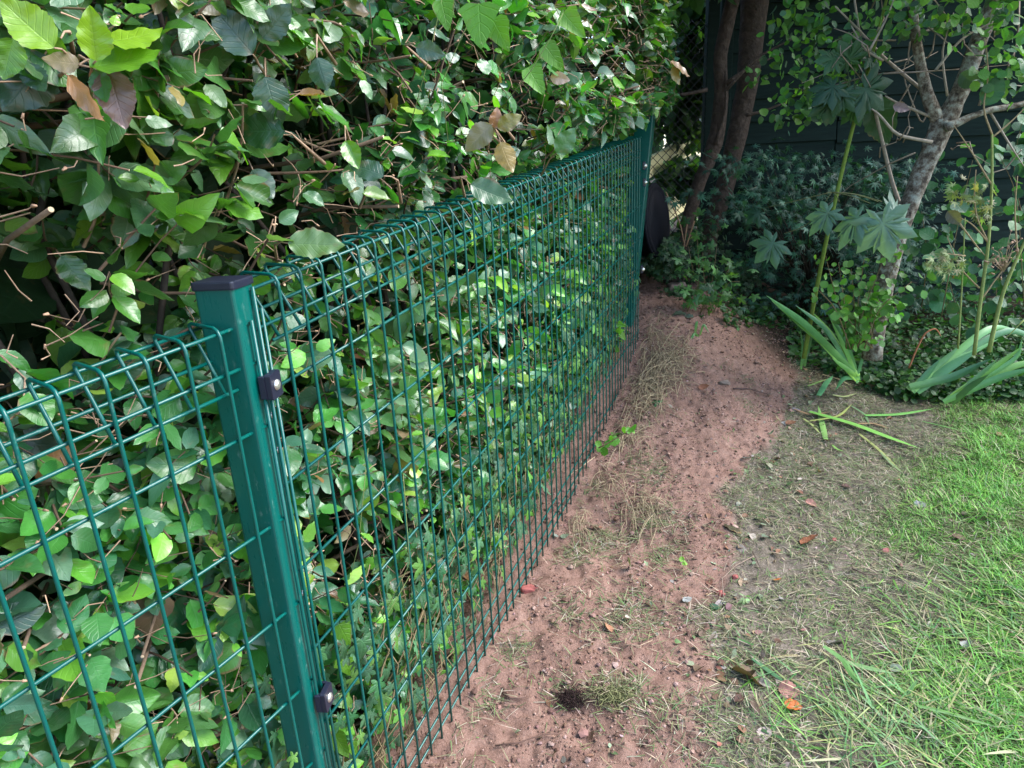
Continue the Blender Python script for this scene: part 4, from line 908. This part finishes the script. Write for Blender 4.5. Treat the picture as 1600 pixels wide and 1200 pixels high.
# ---- dry umbellifers
um = thing('dry_hogweed', 'tall pale green and straw hogweed stalks with withered heads at right', 'hogweed', tuple(G0(1525, 560)))
mb = MB()
for pts, r in (([(1522, 555), (1532, 470), (1545, 380), (1550, 290), (1550, 210)], .008), ([(1545, 550), (1565, 460), (1590, 400), (1625, 330)], .009), ([(1497, 545), (1503, 450), (1508, 340)], .004), ([(1600, 500), (1570, 530)], .003)):
    pxtube(mb, pts, 2.7, np.linspace(r, r * .5, len(pts)), 8, (.22, .26, .08), 0)
mb.build('stalk', M['twig'], um)
mb = MB()
for pts in ([(1550, 210), (1535, 170), (1545, 120), (1540, 60)], [(1550, 215), (1580, 190), (1610, 160)], [(1550, 290), (1520, 240), (1490, 195)], [(1545, 380), (1525, 340), (1522, 300), (1525, 265)], [(1545, 380), (1520, 350), (1500, 340)], [(1532, 470), (1560, 430), (1590, 395)], [(1590, 400), (1585, 330), (1590, 275)], [(1508, 400), (1470, 395)], [(1530, 450), (1500, 420), (1480, 370)], [(1500, 350), (1530, 390), (1540, 400)]):
    pxtube(mb, pts, 2.7, np.linspace(.004, .0015, len(pts)), 5, (.30, .22, .12), 0)
for k in range(26):
    c_ = W(1570, 400, 2.68); e = c_ + nrm(rng.normal(0, 1, 3) + [0, 0, .3]) * rng.uniform(.04, .11); mb.tube([W(1568, 425, 2.68), (c_ + e) / 2, e], [.0015, .0012, .0008], 4, (.36, .26, .17)); mb.tube([e, e + rng.normal(0, .006, 3) + [0, 0, .004]], [.004, .003], 5, (.34, .22, .15))
mb.build('umbel', M['twig'], um)
Pq = np.concatenate([cloud(46, W(1480, 410, 2.65), (.09, .05, .04)), cloud(30, W(1515, 300, 2.7), (.08, .04, .05)), cloud(24, W(1540, 325, 2.7), (.04, .03, .06))]); n = len(Pq)
leaves('foliage', MAPLE, Pq, rng.normal(0, .5, (n, 3)) + [-.4, 0, -.4], rng.normal(0, .3, (n, 3)) + [0, -.8, .7], rng.uniform(.03, .055, n), pal(n, [(.20, .26, .11), (.15, .20, .07), (.28, .26, .14)], .15), M['broad'], um, .2)
stemplant('bramble', 'five leaflet bramble leaves against the board fence at the right edge', 'bramble', [[(1600, 480), (1590, 300), (1560, 240)], [(1470, 500), (1500, 330), (1520, 250)], [(1610, 400), (1580, 260), (1600, 180)], [(1440, 480), (1450, 400), (1440, 330)], [(1560, 520), (1555, 450), (1570, 400)], [(1500, 500), (1480, 430), (1490, 380)], [(1620, 500), (1600, 420), (1610, 330)]], 3.3, 42, (.04, .08), [(.05, .16, .07), (.08, .21, .08), (.04, .12, .06)], OVAL, 70, 'broad')
# bent rust coloured stalk
mb = MB(); Q = pxtube(mb, [(1420, 575), (1432, 545), (1445, 520), (1462, 512), (1470, 525)], 2.9, [.004, .004, .004, .003, .002], 6, (.30, .12, .06), 0); tag(mb.build('dry_stalk', M['twig']), 'bent rust brown dead stalk between the two big iris clumps', 'stalk')

# ================================================================== SMALL THINGS ON THE GROUND
def flatpt(a, b_, lift): return G(a, b_, lift)
def cutleaf(label, pts, wd, c, lift=.012):
    mb = MB(); P = [flatpt(a, b_, lift) for a, b_ in pts]; ribbon(mb, P, wd, c, (0, 0, 1), .1); tag(mb.build('cut_iris_leaf', M['iris']), label, 'leaf', 'cut iris leaves on the soil edge')
cutleaf('longest cut iris leaf slanting towards the lawn', [(1265, 648), (1330, 668), (1385, 688), (1438, 707)], .032, (.16, .36, .07), .02)
cutleaf('bright cut iris leaf with torn end pointing right', [(1350, 657), (1400, 655), (1460, 640)], .026, (.14, .34, .08), .018)
cutleaf('short pale cut iris leaf standing nearly upright in the pile', [(1290, 690), (1284, 665), (1278, 640)], .024, (.20, .36, .10), .014)
cutleaf('cut iris leaf leaning up from the brown litter', [(1278, 628), (1290, 612), (1300, 600)], .028, (.10, .28, .12), .03)
cutleaf('narrow cut iris leaf nearest the soil', [(1260, 612), (1275, 606), (1292, 600)], .014, (.20, .34, .10), .01)
cutleaf('yellowing cut iris leaf crossing the long one', [(1265, 662), (1310, 658), (1330, 640)], .014, (.30, .34, .10), .02)
cutleaf('thin straw coloured iris strip lying on trodden grass', [(1342, 685), (1370, 705), (1405, 735)], .013, (.25, .28, .09), .012)
cutleaf('dull cut iris leaf under the round leaf shrub', [(1330, 640), (1350, 655), (1358, 672)], .012, (.13, .22, .10), .012)
cutleaf('wilted dark green strap leaf at the lower right', [(1175, 1042), (1200, 1060), (1240, 1090)], .013, (.07, .17, .07), .012)
cutleaf('twisted strap leaf above the combed long grass', [(1285, 1025), (1318, 1045), (1330, 1075), (1360, 1100)], .016, (.09, .20, .05), .025)
cutleaf('pale strap leaf bent across the combed long grass', [(1320, 1050), (1350, 1062), (1395, 1070)], .016, (.14, .24, .09), .02)
cutleaf('dark strap leaf pointing to the bottom right corner', [(1430, 1120), (1480, 1135), (1560, 1150)], .012, (.08, .18, .04), .02)

for (lab, a_, b_, c_, w_, col_) in (('short yellow cut iris strip at the left of the pile', (1255, 655), (1270, 668), (1282, 684), .012, (.30, .34, .12)), ('blunt pale cut iris end behind the long leaf', (1300, 628), (1318, 630), (1338, 622), .018, (.34, .38, .16)),
        ('grey green cut iris strip pointing down the lawn', (1375, 712), (1392, 728), (1412, 748), .010, (.16, .22, .10)), ('tiny bright cut iris piece below the pile', (1300, 700), (1308, 706), (1318, 712), .010, (.18, .34, .08)),
        ('brown dried iris strip under the pile', (1240, 640), (1268, 650), (1296, 648), .014, (.26, .15, .08)), ('brown curled iris strip right of the pile', (1340, 670), (1365, 668), (1390, 676), .013, (.30, .19, .10)),
        ('straw pale iris strip near the round leaf shrub', (1285, 590), (1310, 600), (1330, 610), .012, (.40, .34, .18)), ('thin green iris strip along the lawn edge', (1440, 660), (1475, 668), (1510, 680), .010, (.12, .28, .07))):
    cutleaf(lab, [a_, b_, c_], w_, col_, .012)
def litter(label, px_, py_, ang, size, c, tmpl=BEECH_HI, tilt=.5, curl=.55, mat='litter', cat='leaf'):
    p = G(px_, py_, .006 + size * .1); T = np.array([math.cos(ang), math.sin(ang), rng.normal(0, .12)]); N = np.array([rng.normal(0, tilt), rng.normal(0, tilt) - .12, 1.0])
    o = leaves('fallen_leaf', tmpl, [p - T * size * .5], [T], [N], [size], [np.array(c) * .72], M[mat], None, curl)
    tag(o, label, cat, 'leaves fallen on the ground')
RB, PK, ORG, GRY, DK, GN, PG = (.38, .15, .08), (.50, .24, .20), (.60, .17, .04), (.30, .30, .31), (.07, .06, .03), (.06, .14, .05), (.24, .30, .20)
LIT = [('large orange brown beech leaf with clear veins on trodden grass', 1265, 857, .2, .065, RB), ('dark olive leaf edge standing beside the soil, the largest dark one', 1145, 835, -.7, .062, DK), ('pink curled leaf upper middle of the trodden grass', 1268, 793, -.4, .042, PK),
       ('small dark red leaf just right of the large orange brown one', 1305, 851, .3, .024, (.28, .06, .05)), ('pinkish red leaf where the trodden grass meets the lawn', 1387, 865, -.2, .032, (.45, .13, .13)), ('bright orange leaf scrap on the mud', 1214, 912, .1, .026, ORG),
       ('pale grey round leaf on the soil edge', 1074, 943, .5, .032, (.42, .43, .43)), ('dark green rounded leaf on the soil edge by the pale ones', 1117, 957, .1, .030, (.03, .09, .05)), ('dull purple leaf touching the dark green rounded leaf', 1140, 952, .6, .03, (.22, .12, .13)),
       ('light brown leaf, topmost of three in a small heap on the soil edge', 1118, 985, 1.2, .03, (.42, .30, .24)), ('pinkish leaf at the left of the small heap of three', 1100, 992, 2.6, .028, (.45, .25, .2)), ('palest leaf at the bottom of the small heap of three', 1113, 1005, .8, .036, (.48, .38, .33)),
       ('large pink leaf above the orange one at the lower right', 1232, 1100, -.4, .05, (.52, .24, .2)), ('vivid orange leaf below the large pink one', 1238, 1122, .0, .042, ORG), ('grey blue wilted leaf at the top of the lawn edge', 1438, 790, .1, .045, (.33, .34, .38)),
       ('dark shrivelled leaf right of the grey blue one', 1508, 812, .3, .034, (.10, .07, .05)), ('brown leaf lying in bright grass', 1500, 842, -.5, .045, (.17, .11, .07)), ('grey leaf with folded lobes in the trodden grass', 1305, 1005, .4, .045, (.28, .26, .25)),
       ('pale green crumpled leaf in the long grass', 1400, 1050, .1, .032, (.30, .34, .26)), ('pinkish brown leaf in long grass right of the crumpled one', 1432, 1035, -.6, .02, (.35, .2, .19)), ('dark brown curled leaf near the lower soil edge', 1170, 1068, -.3, .034, (.13, .09, .06)),
       ('pale grey leaf beside the dark brown curled one', 1195, 1080, -.6, .03, (.36, .31, .27)), ('rust brown leaf on the upper trodden grass', 1235, 665, .2, .045, (.28, .13, .07)), ('dark brown leaf below the rust brown one', 1322, 768, -.3, .034, (.12, .06, .05)),
       ('pale tan leaf by the torn iris end', 1405, 662, .3, .035, (.50, .34, .26)), ('rust leaf at the far right of the upper lawn', 1565, 683, .4, .045, (.30, .11, .05)), ('grey leaf on the soil below the iris pile', 1165, 720, -.8, .034, (.34, .34, .37)),
       ('grey purple leaf next to the cut iris pile', 1245, 640, .0, .04, (.28, .25, .30)), ('pale green leaf scrap on the upper soil', 1205, 682, .5, .03, (.22, .38, .22)), ('whitish leaf in long grass at the right', 1508, 1012, .7, .03, (.48, .48, .45)),
       ('yellow fallen leaf in the lawn', 1540, 710, .6, .022, (.55, .45, .03)), ('orange brown leaf on the red soil near the top', 1098, 612, .1, .04, (.42, .17, .10)), ('dark leaf stuck in soil beneath the mesh', 930, 825, -.6, .035, (.16, .07, .05)),
       ('pale tan leaf at the bottom edge', 1505, 1165, -.9, .032, (.45, .33, .17)), ('small pink leaf in mud left of the long grass', 1255, 994, .2, .018, (.45, .22, .2)), ('green leaf lying on soil by the mesh foot', 883, 846, .2, .03, PG),
       ('grey green leaf at the mesh foot behind a pale one', 868, 843, 2.0, .028, (.30, .34, .30)), ('folded grey leaf right of the heap of three', 1210, 958, -.7, .022, (.28, .26, .24)), ('fresh heart shaped leaf on the mound by the mesh', 965, 680, .4, .05, (.12, .32, .06)),
       ('fresh lobed leaf on the mound above the heart shaped one', 1027, 637, .4, .055, (.06, .22, .08)), ('wilted grey leaf heap beside the dark stone', 1060, 497, .1, .07, (.14, .2, .15)), ('second wilted grey leaf beside the dark stone', 1075, 500, 2.2, .06, (.12, .17, .13))]
for a in LIT:
    l_, x_, y_, an, sz_, c_ = a; litter(l_, x_, y_, an, sz_ * 1.08, c_, IVY if 'lobed' in l_ else (HEART if 'heart' in l_ else BEECH_HI), mat='broad' if 'fresh' in l_ else 'litter')
# small debris too fine to count
x, y = scatter(9000, -.1, 3.0, 1.0, 3.7); keep = inview(x, y, ground_base(x, y)) & (x > fence_x(y) + .05) & (rng.random(len(x)) < (.10 + .45 * np.exp(-((x - np.interp(y, BY, BX) - .1) / .22) ** 2)) * (1 - .75 * lawn_mask(x, y))); x, y = x[keep], y[keep]; n = len(x); print('chips', n)
o = leaves('leaf_debris', LONG if False else BEECH_LO, np.stack([x, y, ground_z(x, y) + .006], -1), rng.normal(0, 1, (n, 3)) * [1, 1, .15], rng.normal(0, .35, (n, 3)) + [0, 0, 1], rng.lognormal(math.log(.011), .5, n) * (1 + .7 * np.exp(-((x - np.interp(y, BY, BX) - .08) / .12) ** 2)), pal(n, [(.30, .20, .14), (.14, .09, .06), (.22, .26, .17), (.34, .30, .27), (.24, .125, .08), (.10, .16, .06)], .2), M['litter'], None, .5)
tag(o, 'tiny leaf scraps and clippings strewn over mud and soil', None, kind='stuff')
# twigs on the ground
def gtwig(label, pts, r, c):
    mb = MB(); P = [flatpt(a, b_, r + .006) for a, b_ in pts]; mb.tube(P, np.linspace(r, r * .6, len(P)), 6, c, knob=.3); tag(mb.build('fallen_twig', M['twig']), label, 'twig', 'twigs lying on the ground')
gtwig('thin dark twig across the soil below the path bend', [(1145, 617), (1170, 618), (1200, 620)], .003, (.08, .05, .045))
gtwig('grey forked looking twig right of the pale leaves', [(1130, 940), (1128, 905), (1150, 890), (1178, 880)], .0016, (.28, .2, .15))
gtwig('short dark twig by the olive leaf', [(1175, 870), (1182, 885), (1190, 902)], .002, (.12, .09, .07))
gtwig('dark twig in the trodden grass near the lawn', [(1330, 893), (1352, 900), (1378, 903)], .0026, (.12, .08, .06))
gtwig('wiry brown twig in the grass at the right', [(1525, 955), (1560, 948), (1595, 962)], .002, (.14, .09, .06))
gtwig('straight pale straw on soil by the mesh foot', [(975, 1015), (1000, 1020), (1020, 1012)], .0012, (.40, .30, .20))
gtwig('brown curved twig on the soil near the root clump', [(785, 1088), (800, 1098), (822, 1100)], .003, (.15, .09, .07))
gtwig('pale stalk leaning out of the mesh foot', [(885, 755), (905, 738), (930, 722)], .0022, (.45, .34, .22))
gtwig('upright pale stick by the mound', [(1000, 605), (1003, 590), (1006, 578)], .0025, (.48, .38, .27))
gtwig('long thin root crossing the bottom soil', [(775, 1180), (810, 1168), (850, 1160), (880, 1163)], .002, (.14, .08, .06))
# hay heap of dry stems on the mound
hp = None; P = []; mb = MB()
for (cx_, cy_, rr_, nn_) in ((985, 690, 22, 60), (945, 760, 20, 50), (905, 830, 18, 40), (1035, 570, 34, 260), (1010, 610, 26, 110), (1000, 640, 30, 90), (1000, 800, 30, 90), (1015, 530, 22, 50)):
    for k in range(nn_):
        a = np.array((cx_, cy_)) + rng.normal(0, rr_ * .55, 2); dv = rng.normal(0, 17, 2) + [6, 4]; lift = abs(rng.normal(.012, .018)) + .004
        A_ = G(*a, lift); B_ = G(*(a + dv), abs(rng.normal(.006, .008))); mid = (A_ + B_) / 2 + [rng.normal(0, .01), rng.normal(0, .01), .015 + lift * .4]
        if min(A_[0] - fence_x(A_[1]), B_[0] - fence_x(B_[1])) < .01: continue
        t_ = np.linspace(0, 1, 5)[:, None]; mb.tube((1 - t_) ** 2 * A_ + 2 * t_ * (1 - t_) * mid + t_ ** 2 * B_, .0011, 4, np.array((.33, .26, .16)) * rng.uniform(.5, 1.3), caps=False)
o = mb.build('dry_stems', M['straw']); tag(o, 'tangle of dry straw stems heaped on the mound against the mesh', None, kind='stuff')
# root clump
q = G(893, 1092); rc = MB()
for k in range(560):
    d_ = nrm(rng.normal(0, 1, 3) + [0, 0, .1]); d_[2] = abs(d_[2]) * .5; L_ = rng.uniform(.008, .030); a = q + rng.normal(0, .013, 3) * [1.2, 1, .15] + d_ * L_ * .3
    rc.tube([a, a + d_ * L_ * .5 + rng.normal(0, .006, 3), a + d_ * L_ * .8 + rng.normal(0, .010, 3)], [.0008, .0006, .0004], 4, caps=False)
o = rc.build('root_clump', M['root']); tag(o, 'black fibrous root clump lying on the red soil', 'root clump')
q = G(960, 1098); rc = MB()
for k in range(300):
    d_ = nrm(rng.normal(0, 1, 3) + [0, -.2, .3]); d_[2] = abs(d_[2]) * .5; L_ = rng.uniform(.012, .036); a = q + rng.normal(0, .021, 3) * [1.2, .8, .15]
    rc.tube([a, a + d_ * L_ * .6 + rng.normal(0, .004, 3), a + d_ * L_ + rng.normal(0, .01, 3)], [.0010, .0008, .0004], 4, np.array((.20, .20, .09)) * rng.uniform(.4, 1.5), caps=False)
o = rc.build('turf_tuft', M['straw']); tag(o, 'torn turf tuft with dull grass right of the black root clump', 'turf tuft')
# stones
def rock(label, px_, py_, r, mat, sq=(1, .7, .6), name='stone', cat='stone', lift=0):
    q = G(px_, py_, lift); K, R2 = 20, 14; V = []
    for i in range(R2 + 1):
        for k in range(K):
            ph = math.pi * i / R2; th = 2 * math.pi * k / K; v = np.array([math.sin(ph) * math.cos(th), math.sin(ph) * math.sin(th), math.cos(ph)])
            v = np.sign(v) * np.abs(v) ** .6; f_ = 1 + 1.0 * (float(vnoise(v[0] * 1.3 + px_, v[1] * 1.3, v[2] * 1.3 + 9)) - .5) + .3 * (float(vnoise(v[0] * 6 + px_, v[1] * 6, v[2] * 6 + 9)) - .5); V.append(q + v * r * f_ * np.array(sq))
    F = [(i * K + k, (i + 1) * K + k, (i + 1) * K + (k + 1) % K, i * K + (k + 1) % K) for i in range(R2) for k in range(K)]
    mb = MB(); mb.add(V, F); tag(mb.build(name, mat, smooth=True), label, cat)
rock('broken red brick piece half buried at the mesh foot', 829, 928, .021, M['brick'], (1.15, .6, .5), 'brick_fragment', 'brick')
rock('dark rounded stone at the top of the path', 1057, 450, .06, M['stone'], (.9, .8, .7))
rock('small grey stone on the soil near the path bend', 1130, 605, .02, M['stone'], (1.2, .7, .4))
rock('small brown clod beside the grey twig', 1125, 933, .011, M['brick'], (1, 1, .8), 'clod', 'clod')
rock('small brown clod under the grey twig', 1148, 905, .009, M['brick'], (1, 1, .8), 'clod', 'clod')
# shoots poking through and growing at the mesh
stemplant('weed_seedling', 'bright green seedling in the mesh near its far end', 'seedling', [[(966, 560), (968, 535), (970, 512)]], 2.72, 7, (.03, .045), [(.14, .34, .05)], HEART, 10)
stemplant('weed_seedling', 'green seedling with pale stalk on the mound below the straw', 'seedling', [[(935, 700), (955, 690), (985, 672)], [(935, 700), (965, 684), (1000, 660)]], 2.15, 5, (.025, .04), [(.12, .30, .05)], OVAL, 10)
stemplant('weed_seedling', 'small two leaf weed on the lower soil', 'seedling', [[(1067, 888), (1068, 880), (1069, 872)]], float(G0(1067, 885)[1]), 5, (.014, .02), [(.18, .34, .06)], OVAL, 3, r=.001)
stemplant('weed_seedling', 'grey green four leaf weed on the trodden mud', 'seedling', [[(1163, 945), (1163, 938), (1164, 932)]], float(G0(1163, 940)[1]), 9, (.02, .03), [(.25, .36, .18)], LONG, 3, r=.001)
print('objects', len(bpy.data.objects))
